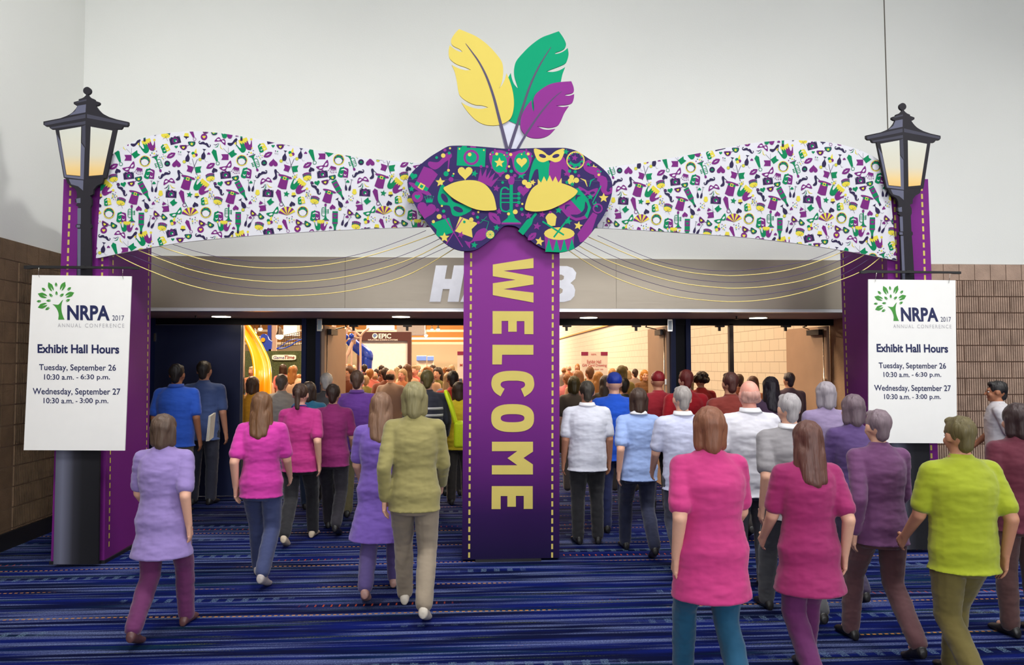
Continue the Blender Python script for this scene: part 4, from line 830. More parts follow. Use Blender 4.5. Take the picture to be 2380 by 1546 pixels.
tw = tile_wall(); hallw = pmat('hall_cream_paint', (214, 196, 166), .8, var=.03, scale=.3); tan = pmat('hall_tan_paint', (220, 156, 84), .8, var=.06, scale=.3)
slab('wall_hall_right', (RX+.2, DY+.14, 0), (RX+.5, 76, 10), tw)
slab('trim_3', (RX+.14, 13.5, 3.28), (RX+.2, 70, 3.34), tan)
slab('wall_hall_far', (-40, 70, 0), (RX+.5, 70.3, 3.9), hallw); slab('wall_hall_far', (-40, 70, 3.9), (RX+.5, 70.3, 10), tan)
slab('wall_hall_left', (-40.3, DY+.14, 0), (-40, 70, 10), hallw)
slab('wall_hall_near', (-40, DY+.14, 2.40), (RX+.2, DY+.3, 10), hallw)
slab('wall_hall_near', (-40, DY+.14, 0), (LX, DY+.3, 2.40), hallw)
slab('ceiling_hall', (-40, DY+.14, 10), (RX+.5, 70, 10.2), tan)
beamm = pmat('beam_white_paint', (240, 226, 200), .6)
for i, (Y, py) in enumerate(((60, 769), (62, 787), (58, 798))):
    z = P(1030, py, Y).z; slab('trim_%d' % (4+i), (-38, Y, z-.09), (RX, Y+.25, z+.09), beamm)
lampm = pmat('high_bay_lens', (255, 224, 168), .5, emit=26); tin = pmat('lamp_housing', (120, 110, 100), .4, .7)
for i, (px, py, Y, r) in enumerate(((650, 782, 24, .12), (605, 765, 40, .11), (592, 774, 46, .11), (1018, 766, 42, .1), (990, 780, 50, .12), (1004, 766, 34, .06))):
    p = P(px, py, Y); w = ('brightest warm lamp above the green booth wall', 'small warm lamp right of the yellow slide', 'lower small warm lamp beside the yellow slide', 'warm lamp hanging right of the inflatable screen', 'warm lamp low beside the inflatable screen', 'faint warm lamp just under the door head')[i]
    e = empty('hall_lamp', tuple(p), w, 'lamp', 'warm lamps of the exhibit hall')
    mb = MB(); mb.ell(p, (r, r, r*.8), lampm, 14, 8); mb.build('bulb', e)
    mb = MB(); mb.cone((p.x, p.y, p.z+r*.6), r*.9, (p.x, p.y, p.z+r*2.2), r*.4, tin, 12); mb.tube([(p.x, p.y, p.z+r*2), (p.x, p.y, 10)], .015, tin, 6); mb.build('housing', e)

yel = pmat('slide_yellow_plastic', (242, 176, 0), .35, var=.03, coat=.4); blu = pmat('play_blue_plastic', (24, 70, 200), .3, coat=.3)
post_m = pmat('play_post_cream', (226, 196, 180), .4); grn = pmat('booth_turf_wall', (66, 78, 48), .9, var=.4, scale=40); nwht = pmat('booth_white', (240, 236, 232), .5)
mar = pmat('screen_maroon_frame', (74, 28, 26), .6); inkd = pmat('booth_ink', (40, 44, 60), .5); red_ink = pmat('poster_red', (190, 60, 70), .5); plum = pmat('poster_plum', (150, 40, 90), .5)
# yellow slide: an open trough curling down, broadening to its foot
SYY = 15.5
e = empty('playground_slide', tuple(ground(600, 847+1.8*F_PX/SYY)), 'bright yellow plastic slide just inside the left doorway', 'slide')
mb = MB(); ln = smooth([(535, 715), (566, 757), (588, 790), (604, 822), (613, 850), (616, 885), (614, 960)], 5, False); wd_ = [20, 22, 23, 25, 28, 28, 28]
vs = []; K = 11
for i, (x, y) in enumerate(ln):
    t = i/(len(ln)-1)*6; a = int(min(5, t)); w = (wd_[a]+(wd_[a+1]-wd_[a])*(t-a))/2*SYY/F_PX
    c = P(x, y, SYY-.09*i)
    for j in range(K):
        u = -1+2*j/(K-1); vs.append((c.x+w*u, c.y-.16*(u*u)+.0, c.z+.05*u*u))
fs = [(i*K+j, i*K+j+1, (i+1)*K+j+1, (i+1)*K+j) for i in range(len(ln)-1) for j in range(K-1)]
mb.add(vs, fs, yel, True); o = mb.build('chute', e); o.modifiers.new('thickness', 'SOLIDIFY').thickness = .03
mb = MB()
for s_ in (0, K-1): mb.tube([vs[i*K+s_] for i in range(len(ln))], .035, yel, 8)
mb.build('side_rail', e)
mb = MB(); f = vs[-K//2]; mb.cone((f[0], f[1], f[2]), .04, (f[0], f[1]+.1, 0), .04, post_m); mb.build('support_post', e)
# turf booth wall with its white oval sign
bw = empty('booth_wall', tuple(ground(668, 847+1.8*F_PX/20)), 'dark green textured booth wall with a white oval name plate', 'booth')
a, b = P(570, 816, 20), P(760, 842, 20)
mb = MB(); mb.box((a.x, 20, 0), (b.x, 20.15, a.z), grn); mb.build('wall_panel', bw)
mb = MB(); pl = sup(660, 831, 28, 6.2, 5, 36); mb.prism([tuple(p) for p in quad_px(pl, 19.97)], .025, nwht); mb.build('name_plate', bw)
mb = MB(); text_px(mb, 'Game', (635, 827.5, 661, 834.5), 19.965, pmat('plate_blue_ink', (110, 120, 170), .5), .02, .25); text_px(mb, 'Time', (661, 826.5, 684.5, 834.5), 19.965, pmat('plate_red_ink', (120, 40, 50), .5), .02, .25); mb.build('name_text', bw)
# blue arched panel, net and rope above the booth wall
pn = empty('climber_wall', tuple(ground(618, 847+1.8*F_PX/23)), 'blue arched climbing panel with a yellow disc behind the yellow slide', 'play panel')
mb = MB(); arch = [(604, 812), (604, 793)]+smooth([(602, 790), (606, 780), (613, 776), (621, 780), (625, 790)], 4, False)+[(632, 793), (630, 816), (612, 816)]
mb.prism([tuple(p) for p in quad_px(arch, 23)], .08, blu); mb.build('arch', pn)
mb = MB(); mb.prism([tuple(p) for p in quad_px(circ(611, 790, 5, 16), 22.95)], .04, yel); mb.build('disc', pn)
mb = MB(); text_px(mb, '1', (600.5, 781.5, 602, 794), 22.93, nwht); text_px(mb, '7', (602.6, 781.5, 606, 794), 22.93, nwht); mb.build('numerals', pn)
mb = MB(); 
for px in (607, 628): p = P(px, 812, 23.02); mb.box((p.x-.04, 23.0, 0), (p.x+.04, 23.08, p.z), post_m)
mb.build('post', pn)
for px, wv in ((627, 8), (638, 10)):
    t = P(px, 700, 26); mb = MB(); mb.box((t.x-wv/2*26/F_PX, 26, 0), (t.x+wv/2*26/F_PX, 26.12, t.z), blu if px == 627 else post_m); mb.build('column', label='tall slim '+('blue' if px == 627 else 'cream')+' column rising behind the green booth wall', cat='column')
net = empty('climbing_net', tuple(P(680, 810, 21)), 'black rope climbing net above the green booth wall', 'net')
nm_ = pmat('net_rope_black', (44, 36, 30), .8); q4 = [(658, 780), (704, 770), (704, 800), (652, 808)]
mb = MB(); lerp = lambda a, b, t: (a[0]+(b[0]-a[0])*t, a[1]+(b[1]-a[1])*t)
for k in range(10): t = k/9; mb.tube([tuple(P(*lerp(q4[0], q4[1], t), 21)), tuple(P(*lerp(q4[3], q4[2], t), 21))], .007, nm_, 5)
for k in range(7): t = k/6; mb.tube([tuple(P(*lerp(q4[0], q4[3], t), 21)), tuple(P(*lerp(q4[1], q4[2], t), 21))], .007, nm_, 5)
mb.build('mesh', net)
mb = MB(); mb.tube([tuple(P(x, y, 20.8)) for x, y in smooth([(643, 811), (662, 809), (676, 803), (690, 794), (706, 788)], 4, False)], .016, blu, 6); mb.tube([tuple(P(x, y, 20.8)) for x, y in smooth([(643, 810), (655, 804), (668, 794), (685, 789), (700, 790)], 4, False)], .011, blu, 6); mb.build('blue_rope', net)
p = P(704, 768, 21); mb = MB(); mb.box((p.x, 21, 0), (p.x+.08, 21.08, p.z), post_m); mb.build('post', net)
def hangbox(q, Y, lab):
    e = empty('hanging_banner', tuple(P((q[0]+q[2])/2, q[3], Y)), lab, 'banner'); a, b = P(q[0], q[1], Y), P(q[2], q[3], Y)
    mb = MB(); mb.box((a.x, Y, b.z), (b.x, Y+.6, a.z), nwht); mb.build('cloth_panel', e)
    mb = MB()
    for x in (a.x+.1, b.x-.1): mb.tube([(x, Y+.3, a.z), (x, Y+.3, 10)], .012, tin, 5)
    mb.build('hanging_wire', e)
hangbox((659, 742, 690, 781), 34, 'white square banner hung beside the brightest lamp'); hangbox((852, 745, 915, 768), 50, 'pale banner hung just above the inflatable screen'); hangbox((922, 745, 987, 779), 44, 'bright white banner hung right above the inflatable screen')
# inflatable screen
IY = 36
sc_ = empty('inflatable_screen', tuple(ground(892, 847+1.8*F_PX/IY)), 'maroon framed inflatable movie screen with white lettering', 'screen')
a, b = P(830, 771.5, IY), P(955, 846, IY); i0, i1 = P(838, 792, IY), P(947, 846, IY)
mb = MB(); r = .12
mb.box((a.x, IY, i0.z), (b.x, IY+.5, a.z), mar); mb.box((a.x, IY, 0), (i0.x, IY+.5, i0.z), mar); mb.box((i1.x, IY, 0), (b.x, IY+.5, i0.z), mar); mb.build('frame', sc_)
mb = MB(); mb.box((i0.x, IY+.2, .6), (i1.x, IY+.25, i0.z), nwht); mb.build('screen', sc_)
mb = MB(); text_px(mb, 'EPIC', (880, 775.5, 909, 787), IY-.02, nwht, .03); mb.poly(quad_px(circ(871.5, 781, 6.5, 18), IY-.02), nwht); text_px(mb, 'INFLATABLE SCREENS & SYSTEMS', (855.5, 788.6, 924.5, 791.8), IY-.02, nwht, .01); mb.build('lettering', sc_)
mb = MB(); mb.poly(quad_px(smooth([(867, 779), (871, 776), (876, 779), (873, 783), (869, 785)], 3), IY-.03), pmat('globe_print_blue', (120, 150, 210), .5)); mb.build('globe_print', sc_)
# play tower: leaning cream posts, blue balls, blue tube slide
TYY = 24; m_ = TYY/F_PX
tw_ = empty('play_tower', tuple(ground(800, 847+1.8*F_PX/TYY)), 'playground tower of leaning cream posts with blue balls and a blue tube slide', 'play tower')
for pts, w in (([(778, 700), (779, 800), (779, 976)], 5), ([(806, 762), (798, 800), (790, 840), (782, 976)], 8.5), ([(822, 790), (810, 820), (802, 845), (792, 976)], 8.5), ([(858, 763), (843, 775), (838, 790), (838, 840), (838, 976)], 5), ([(772, 757), (788, 772), (800, 780), (838, 787)], 5), ([(810, 757), (818, 768), (826, 772), (840, 783)], 5), ([(772, 786), (800, 783), (835, 787)], 5), ([(818, 797), (817, 830), (818, 976)], 4.5), ([(826, 764), (825, 800)], 4)):
    mb = MB(); mb.tube([tuple(P(x, y, TYY)) for x, y in smooth(pts, 4, False)], w/2*m_, post_m, 10); mb.build('post', tw_)
for x, y, r in ((801.5, 783, 8), (817, 781, 6)):
    mb = MB(); p = P(x, y, TYY-.2); mb.ell(p, (r*m_, r*m_, r*m_), blu); mb.build('ball', tw_)
mb = MB(); mb.tube([tuple(P(x, y, TYY+.4)) for x, y in smooth([(812, 790), (828, 805), (845, 818), (853, 830), (850, 846), (845, 976)], 5, False)], [11*m_ + 4*m_*min(1, i/12) for i in range(26)], blu, 16); mb.build('tube_slide', tw_)
mb = MB(); a, b = P(772, 797, TYY+.8), P(795, 838, TYY+.8); mb.box((a.x, TYY+.8, b.z), (b.x, TYY+.86, a.z), blu); mb.build('side_panel', tw_)
for (x0, y0, x1, y1, Y, lab) in ((968, 828, 991, 838, 48, 'blue screen on a distant booth, left of its pair'), (993, 829, 1008, 838, 48, 'blue screen on a distant booth, right of its pair')):
    a, b = P(x0, y0, Y), P(x1, y1, Y); e = empty('booth_screen', (a.x/2+b.x/2, Y, 0), lab, 'screen', 'distant booth screens')
    mb = MB(); mb.box((a.x, Y, b.z), (b.x, Y+.1, a.z), pmat('booth_screen_blue', (90, 120, 190), .4)); mb.build('panel', e)
    mb = MB(); mb.box((a.x, Y+.1, 0), (b.x, Y+.2, a.z+.05), pmat('booth_backdrop', (210, 190, 170), .7)); mb.build('backdrop', e)
# standing notices about the gift card drawing
def notice(x0, x1, y0, y1, Y, lab, texts):
    e = empty('notice_board', tuple(ground((x0+x1)/2, 847+1.8*F_PX/Y)), lab, 'notice', 'plum topped notice boards in the hall')
    a, b = P(x0, y0, Y), P(x1, y1, Y)
    mb = MB(); mb.box((a.x, Y, b.z), (b.x, Y+.03, a.z), nwht); mb.build('board', e)
    mb = MB(); h = y0+8.5
    for u, v in ((x0, x0+16), (x1-16, x1)): mb = MB(); mb.poly(quad_px([(u, y0), (v, y0), (v, h), (u, h)], Y-.004), plum); mb.build('header_stripe', e)
    for t, q in texts: mb = MB(); text_px(mb, t, q, Y-.005, red_ink, .01); mb.build('notice_text', e)
    mb = MB(); mb.box(((a.x+b.x)/2-.03, Y+.03, 0), ((a.x+b.x)/2+.03, Y+.07, a.z), tin); mb.box(((a.x+b.x)/2-.25, Y-.2, 0), ((a.x+b.x)/2+.25, Y+.25, .02), tin); mb.build('stand', e)
notice(1351, 1412.5, 818, 880, 17, 'white gift card drawing notice right of the column inside the hall', [('NRPA', (1374, 822, 1386, 826)), ('Exhibit Hall', (1364.5, 837, 1397, 845)), ('Gift Card Drawing', (1353.5, 846, 1410, 854)), ('September 26', (1362, 857, 1402, 861))])
notice(1063, 1124, 817, 880, 17, 'white plum topped notice half hidden left behind the purple column', [('M', (1069, 845.5, 1075, 852))])

# ------------------------------------------------------------------ people
SKIN = objcol('skin', .55, .04, 40, mul=.12); CLOTH = objcol('cloth', .85, .25, 7, .2, mul=.25); HAIRM = objcol('hair', .5, .35, 70, zs=.08, mul=.45); SHOE = objcol('shoe_leather', .4, .1, 30)
EYEW = pmat('eye_white', (235, 232, 226), .2); EYED = pmat('eye_iris', (50, 34, 24), .15); LIPM = pmat('lip_skin', (150, 74, 66), .5)
def remesh(mb, voxel, iters, name, jitter=0, keep=None):
    """fuse overlapping volumes into one continuous skin"""
    me = mb.mesh('tmp'); o = bpy.data.objects.new('tmp', me); COL.objects.link(o)
    r = o.modifiers.new('r', 'REMESH'); r.mode = 'VOXEL'; r.voxel_size = voxel; r.use_smooth_shade = True
    s = o.modifiers.new('s', 'SMOOTH'); s.iterations = iters; s.factor = .5
    dg = bpy.context.evaluated_depsgraph_get(); out = bpy.data.meshes.new_from_object(o.evaluated_get(dg))
    bpy.data.objects.remove(o); bpy.data.meshes.remove(me); out.name = name
    if jitter:
        jx, jy, jz, ja = jitter
        nn = [v.normal.copy() for v in out.vertices]
        for v, n_ in zip(out.vertices, nn): v.co += n_*((noise.noise(Vector((v.co.x*jx, v.co.y*jy, v.co.z*jz)))+.5*noise.noise(Vector((v.co.x*jx*2.3+5, v.co.y*jy*2.3, v.co.z*jz*2.3))))*ja)
    if keep: out.materials.clear(); out.materials.append(keep)
    return out
def joinmesh(me, mb):
    """append small loose detail (fingers, eyes, lips) to a fused mesh"""
    import bmesh
    bm = bmesh.new(); bm.from_mesh(me); t = mb.mesh('t'); n = len(bm.faces)
    base = len(me.materials)
    for m in mb.mats: me.materials.append(m)
    bm.from_mesh(t); bm.faces.ensure_lookup_table()
    for i, f in enumerate(bm.faces):
        if i >= n: f.material_index += base; f.smooth = True
    bm.to_mesh(me); bm.free(); bpy.data.meshes.remove(t)
V = Vector; EX, EY = V((1, 0, 0)), V((0, 1, 0))
def skel(pose, fem, heavy):
    sw = .165 if fem else .19; hw = .09
    J = dict(sw=sw, hw=hw)
    for s, n in ((-1, 'l'), (1, 'r')):
        J['sh'+n] = V((s*sw, 0, 1.372)); J['hip'+n] = V((s*hw, 0, .88))
        f = {'walk': (1 if s < 0 else -1), 'walk2': (-1 if s < 0 else 1)}.get(pose, 0)
        if f > 0: J['kn'+n] = V((s*.095, .2, .5)); J['an'+n] = V((s*.09, .27, .085)); J['to'+n] = V((s*.10, .43, .045)); J['el'+n] = V((s*(sw+.045), -.12, 1.09)); J['wr'+n] = V((s*(sw+.05), -.05, .86))
        elif f < 0: J['kn'+n] = V((s*.095, .02, .47)); J['an'+n] = V((s*.09, -.27, .16)); J['to'+n] = V((s*.10, -.12, .045)); J['el'+n] = V((s*(sw+.045), .06, 1.09)); J['wr'+n] = V((s*(sw+.03), .24, .92))
        else: J['kn'+n] = V((s*.10, .015, .48)); J['an'+n] = V((s*.105, -.02, .085)); J['to'+n] = V((s*.13, .15, .045)); J['el'+n] = V((s*(sw+.045), -.03, 1.09)); J['wr'+n] = V((s*(sw+.055), .05, .85))
        if pose == 'fold': J['el'+n] = V((s*(sw+.05), .06, 1.12)); J['wr'+n] = V((-s*.06, .19, 1.13+.03*s))
        if pose == 'hold': J['el'+n] = V((s*(sw+.05), -.02, 1.10)); J['wr'+n] = V((s*(sw-.05), .24, 1.08))
    J['g'] = 1.12 if heavy else 1.0
    return J
def torso_rings(J, fem, grow, z0, z1=1.47):
    g = J['g']
    if fem: R = [(.80, .165, .12), (.90, .178, .125), (1.0, .15, .11), (1.08, .138, .105), (1.2, .155, .118), (1.28, .16, .12), (1.36, .155, .092), (1.405, .115, .078), (1.44, .07, .062), (1.48, .052, .055)]
    else: R = [(.80, .16, .115), (.90, .168, .12), (1.0, .160, .115), (1.08, .158, .115), (1.2, .172, .122), (1.28, .18, .122), (1.36, .176, .10), (1.41, .125, .083), (1.445, .078, .066), (1.48, .058, .058)]
    out = []
    f = lambda z: next(((a[1]+(b[1]-a[1])*(z-a[0])/(b[0]-a[0]), a[2]+(b[2]-a[2])*(z-a[0])/(b[0]-a[0])) for a, b in zip(R, R[1:]) if a[0] <= z <= b[0]), (R[0][1]*1.06, R[0][2]*1.1))
    zs = [z for z in [z0]+[r[0] for r in R]+[z1] if z0 <= z <= z1]
    for z in sorted(set(zs)):
        rx, ry = f(z); k = g if z < 1.3 else 1+(g-1)*.4
        out.append((V((0, -.01, z)), (rx*k+grow, ry*k+grow), EX, EY))
    return out
def hand(mb, J, n, pose):
    w = J['wr'+n]; d = (w-J['el'+n]).normalized(); s = -1 if n == 'l' else 1
    side = V((0, 1, 0)); side = (side-d*side.dot(d)).normalized(); nrm = d.cross(side)
    if nrm.x*s > 0: nrm = -nrm                       # palm faces the thigh
    for i, (o, L_) in enumerate(((.030, .068), (.010, .078), (-.010, .072), (-.029, .056))):
        b = w+d*.095+side*o; k1 = b+d*L_*.5+nrm*.010; k2 = k1+d*L_*.38+nrm*.020
        mb.tube([b-d*.02, b, k1, k2], [.0088, .0088, .008, .0062], SKIN, 7)
    t = w+d*.035+side*.036; mb.tube([t-side*.012, t+side*.010+d*.012, t+side*.022+d*.036+nrm*.01, t+side*.022+d*.06+nrm*.018], [.011, .0105, .009, .007], SKIN, 7)
def make_body(J, fem, lod):
    mb = MB(); mb.loft(torso_rings(J, fem, 0, .80), SKIN, 18)
    for n in 'lr':
        s = -1 if n == 'l' else 1
        mb.cone(J['hip'+n], .088, J['kn'+n], .056, SKIN); mb.cone(J['kn'+n], .054, J['an'+n], .036, SKIN)
        c_ = (J['kn'+n]-J['an'+n]).cross(EX).normalized()*.012; mb.cone(J['kn'+n].lerp(J['an'+n], .3)-c_, .05, J['kn'+n].lerp(J['an'+n], .6)-c_, .04, SKIN)
        mb.cone(J['an'+n]+V((0, -.01, -.01)), .034, J['an'+n].lerp(J['to'+n], .55), .022, SKIN)
        mb.cone(J['sh'+n], .058, J['el'+n], .042, SKIN); mb.cone(J['el'+n], .041, J['wr'+n], .027, SKIN)
        w = J['wr'+n]; d = (w-J['el'+n]).normalized(); side = V((0, 1, 0)); side = (side-d*side.dot(d)).normalized()
        for o in (.022, 0, -.02): mb.cone(w+side*o*.5, .02, w+d*.095+side*o*1.25, .0155, SKIN, 8, 3)
    mb.cone((0, -.02, 1.42), .06 if not fem else .052, (0, .005, 1.53), .054 if not fem else .047, SKIN)
    mb.ell((0, -.008, 1.603), (.076, .096, .099), SKIN); mb.ell((0, .03, 1.553), (.060, .068, .085), SKIN); mb.ell((0, .066, 1.495), (.03, .026, .022), SKIN)
    mb.cone((0, .096, 1.588), .009, (0, .114, 1.556), .014, SKIN, 8, 3); mb.cone((-.034, .083, 1.606), .014, (.034, .083, 1.606), .014, SKIN, 8, 3)
    for s in (-1, 1):
        mb.ell((s*.078, -.002, 1.578), (.011, .024, .033), SKIN, 10, 7); mb.ell((s*.036, .066, 1.548), (.026, .024, .026), SKIN, 10, 7)
    me = remesh(mb, .0085 if lod == 0 else .02, 3 if lod == 0 else 2, 'body', keep=SKIN)
    d = MB()
    if lod == 0:
        for n in 'lr': hand(d, J, n, None)
    for s in (-1, 1):
        d.ell((s*.031, .080, 1.583), (.0125, .012, .0085), EYEW, 10, 7); d.ell((s*.031, .0905, 1.583), (.0058, .003, .006), EYED, 8, 6)
    d.ell((0, .0905, 1.520), (.024, .009, .0075), LIPM, 12, 6)
    joinmesh(me, d)
    return me
def make_top(J, fem, kind, lod):
    mb = MB(); z0 = {'tunic': .62, 'dress': .48}.get(kind, .80)
    if kind in ('tunic', 'dress'): mb.loft([(V((0, -.01, z0)), (.235 if kind == 'tunic' else .27, .19 if kind == 'tunic' else .22), EX, EY)]+[(c, (r[0]+.01, r[1]+.01), a, b) for c, r, a, b in torso_rings(J, fem, .016, .80, 1.455)], CLOTH, 24)
    else: mb.loft([(V((0, -.01, .765)), (.2*J['g'], .153*J['g']), EX, EY)]+torso_rings(J, fem, .022, .80, 1.45), CLOTH, 24)
    for n in 'lr':
        e, w = J['el'+n], J['wr'+n]; sh = J['sh'+n]
        mb.cone(V((sh.x*.45, 0, 1.375)), .075, sh, .064, CLOTH)
        if kind == 'long': mb.cone(sh, .066, e, .056, CLOTH); mb.cone(e, .055, e.lerp(w, .96), .043, CLOTH)
        else: mb.cone(sh, .066, sh.lerp(e, .76), .068, CLOTH, 14, 2)
    mb.loft([(V((0, -.022+.01*k, 1.44+.02*k)), (.078-.007*k, .078-.006*k), EX, EY) for k in range(3)], CLOTH, 18)
    return remesh(mb, .0095 if lod == 0 else .022, 5 if lod == 0 else 2, 'top', (10, 10, 24, .0048) if lod == 0 else 0, keep=CLOTH)
def make_legs(J, fem, kind, lod):
    mb = MB(); mb.loft([(c, r, a, b) for c, r, a, b in torso_rings(J, fem, .004, .80, .94)], CLOTH, 20)
    mb.loft([(V((0, -.01, .74)), (.15, .11), EX, EY), (V((0, -.01, .82)), (.17*J['g'], .126*J['g']), EX, EY)], CLOTH, 20)
    for n in 'lr':
        h, k, a = J['hip'+n], J['kn'+n], J['an'+n]
        mb.cone(h, .104*J['g'], k, .075, CLOTH)
        if kind == 'shorts': mb.cone(k, .078, k+(a-k)*.12, .08, CLOTH)
        else:
            mb.cone(k, .074, a, .064, CLOTH, 14, 2); mb.cone(k.lerp(a, .25), .074, k.lerp(a, .65), .068, CLOTH)
    return remesh(mb, .0095 if lod == 0 else .022, 5 if lod == 0 else 2, 'trousers', (12, 12, 20, .0045) if lod == 0 else 0, keep=CLOTH)
def make_shoe(J, n):
    a, t = J['an'+n], J['to'+n]; d = (t-a); d.z = 0; d.normalize(); b = d.cross(V((0, 0, 1)))
    lift = max(0, a.z-.085); mb = MB(); rings = []
    for u, rx, h in ((-.075, .022, .05), (-.06, .034, .085), (-.02, .038, .105), (.03, .039, .092), (.08, .044, .068), (.13, .045, .052), (.17, .036, .042), (.188, .018, .03)):
        z = lift*max(0, (.13-u)/.2)
        p = V((a.x, a.y, 0))+d*u; rings.append((V((p.x, p.y, z+h*.5+.002)), (rx, h*.5), b, V((0, 0, 1))))
    mb.loft(rings, SHOE, 14)
    return remesh(mb, .009, 2, 'shoe', keep=SHOE)
def make_hair(kind, lod):
    mb = MB()
    if kind == 'short': mb.ell((0, -.017, 1.618), (.083, .1, .096), HAIRM); mb.cone((0, -.06, 1.6), .055, (0, -.058, 1.53), .046, HAIRM); mb.ell((0, .045, 1.672), (.058, .045, .03), HAIRM)
    elif kind == 'thin': mb.ell((0, -.035, 1.585), (.082, .08, .06), HAIRM); mb.cone((-.05, -.05, 1.55), .034, (.05, -.05, 1.55), .034, HAIRM)
    elif kind == 'bob':
        mb.ell((0, -.02, 1.62), (.092, .105, .098), HAIRM); mb.cone((-.058, -.03, 1.6), .044, (-.062, -.025, 1.49), .036, HAIRM); mb.cone((.058, -.03, 1.6), .044, (.062, -.025, 1.49), .036, HAIRM); mb.cone((0, -.06, 1.6), .062, (0, -.065, 1.485), .052, HAIRM)
    elif kind == 'long':
        mb.ell((0, -.02, 1.62), (.091, .105, .097), HAIRM); mb.cone((-.055, -.03, 1.6), .044, (-.07, -.045, 1.4), .038, HAIRM); mb.cone((.055, -.03, 1.6), .044, (.07, -.045, 1.4), .038, HAIRM); mb.cone((0, -.065, 1.6), .062, (0, -.11, 1.32), .046, HAIRM); mb.cone((-.035, -.07, 1.5), .055, (-.04, -.11, 1.34), .04, HAIRM); mb.cone((.035, -.07, 1.5), .055, (.04, -.11, 1.34), .04, HAIRM)
    elif kind == 'curly':
        rr = random.Random(4)
        for k in range(46):
            a, t = rr.uniform(0, 6.283), rr.uniform(-.5, 1.5); q = V((math.cos(a)*math.cos(t)*.095, -.03+math.sin(a)*math.cos(t)*.1, 1.61+math.sin(t)*.09))
            if q.y < .05 or q.z > 1.65: mb.ell(q, (.036, .036, .034), HAIRM, 10, 7)
        mb.ell((0, -.025, 1.62), (.09, .1, .095), HAIRM)
    elif kind == 'pony': mb.ell((0, -.015, 1.617), (.083, .1, .095), HAIRM); mb.ell((0, -.12, 1.63), (.035, .035, .035), HAIRM); mb.cone((0, -.14, 1.61), .034, (0, -.15, 1.45), .022, HAIRM)
    elif kind == 'cap': mb.ell((0, -.012, 1.63), (.085, .103, .085), HAIRM); mb.loft([(V((0, .05, 1.635)), (.075, .07), EX, EY), (V((0, .06, 1.645)), (.075, .085), EX, EY)], HAIRM, 16)
    return remesh(mb, .009 if lod == 0 else .018, 2, 'hair', (30, 30, 8, .006) if kind != 'cap' else 0, keep=HAIRM)
CACHE = {}
def cached(fn, *key):
    k = (fn.__name__,)+key
    if k not in CACHE: CACHE[k] = None
    return k
def get(k, make):
    if CACHE.get(k) is None: CACHE[k] = make()
    return CACHE[k]
SKINS = {'light': (226, 172, 146), 'mid': (196, 138, 108), 'tan': (170, 112, 80), 'dark': (92, 58, 42), 'pink': (232, 160, 142)}
def person(px, pf, H, label, top, col, legs='trousers', lcol=(40, 38, 44), hair='short', hcol=(50, 36, 28), skin='light', fem=False, heavy=False, pose='stand', yaw=0, shoe=(30, 28, 28), lod=0, group=None, extra=None, at=None):
    """px, pf: where in the photograph the feet stand on the floor; yaw 0 walks into the hall"""
    g = at or ground(px, pf)
    root = empty('person', (g.x, g.y, 0), label, 'person', group); k = H/1.70
    root.rotation_euler = (0, 0, math.radians(yaw)); root.scale = (k, k, k)
    J = skel(pose, fem, heavy); key = (pose, fem, heavy, lod)
    def part(nm, me, c):
        o = bpy.data.objects.new(nm, me); COL.objects.link(o); o.parent = root; o.color = rgb(c); return o
    part('body', get(('b',)+key, lambda: make_body(J, fem, lod)), SKINS[skin])
    part({'tunic': 'tunic', 'dress': 'dress', 'long': 'long_sleeved_top'}.get(top, 'shirt'), get(('t', top)+key, lambda: make_top(J, fem, top, lod)), col)
    part(legs, get(('l', legs)+key, lambda: make_legs(J, fem, legs, lod)), lcol)
    if lod == 0 or pose == 'fold':
        for n in 'lr': part('shoe', get(('s', n, pose, fem), lambda: make_shoe(J, n)), shoe)
    if hair != 'bald': part('cap' if hair == 'cap' else 'hair', get(('h', hair, lod), lambda: make_hair(hair, lod)), hcol)
    if extra:
        for nm, fn, c in extra:
            mb = MB(); fn(mb); o = part(nm, mb.mesh(nm), c)
    return root
def collar(mb): mb.loft([(V((0, -.03+.012*k, 1.445+.018*k)), (.094-.008*k, .092-.008*k), EX, EY) for k in range(3)], CLOTH, 20)
def lanyard(mb):
    for s in (-1, 1): mb.tube([V((s*.07, -.06, 1.47)), V((s*.1, .02, 1.44)), V((s*.09, .125, 1.33)), V((s*.03, .155, 1.15))], .006, CLOTH, 6)
    mb.tube([V((-.07, -.06, 1.47)), V((0, -.088, 1.475)), V((.07, -.06, 1.47))], .006, CLOTH, 6)
MAG = (190, 40, 130)
cw = [('collar', collar, (238, 238, 244))]
blk, khk, jean, gry = (26, 25, 30), (128, 116, 92), (44, 54, 84), (86, 84, 92)
# --- left of the column, from the door outwards
pA = person(406, 1194, 1.80, 'person in a bright blue polo and grey-khaki trousers before the closed navy door', 'tee', (40, 96, 214), lcol=(104, 100, 90), hcol=(34, 28, 26), skin='tan', heavy=True, extra=[('collar', collar, (36, 84, 190))])
person(470, 1172, 1.84, 'person in a duller blue shirt just right of the bright blue polo', 'tee', (74, 96, 150), lcol=(40, 42, 60), hcol=(44, 36, 32), skin='mid')
person(585, 1145, 1.62, 'person in a gold yellow shirt at the edge of the closed door', 'tee', (206, 148, 26), lcol=(48, 44, 44), hcol=(70, 48, 34), skin='mid', fem=True, hair='bob')
person(652, 1158, 1.66, 'person in a pale grey shirt in the leftmost open doorway', 'long', (176, 170, 164), lcol=gry, hcol=(110, 96, 84), pose='walk2')
person(716, 1192, 1.58, 'person in a teal top passing the left dark door post', 'long', (16, 92, 124), lcol=(30, 52, 80), hcol=(60, 44, 36), fem=True, hair='bob', pose='walk')
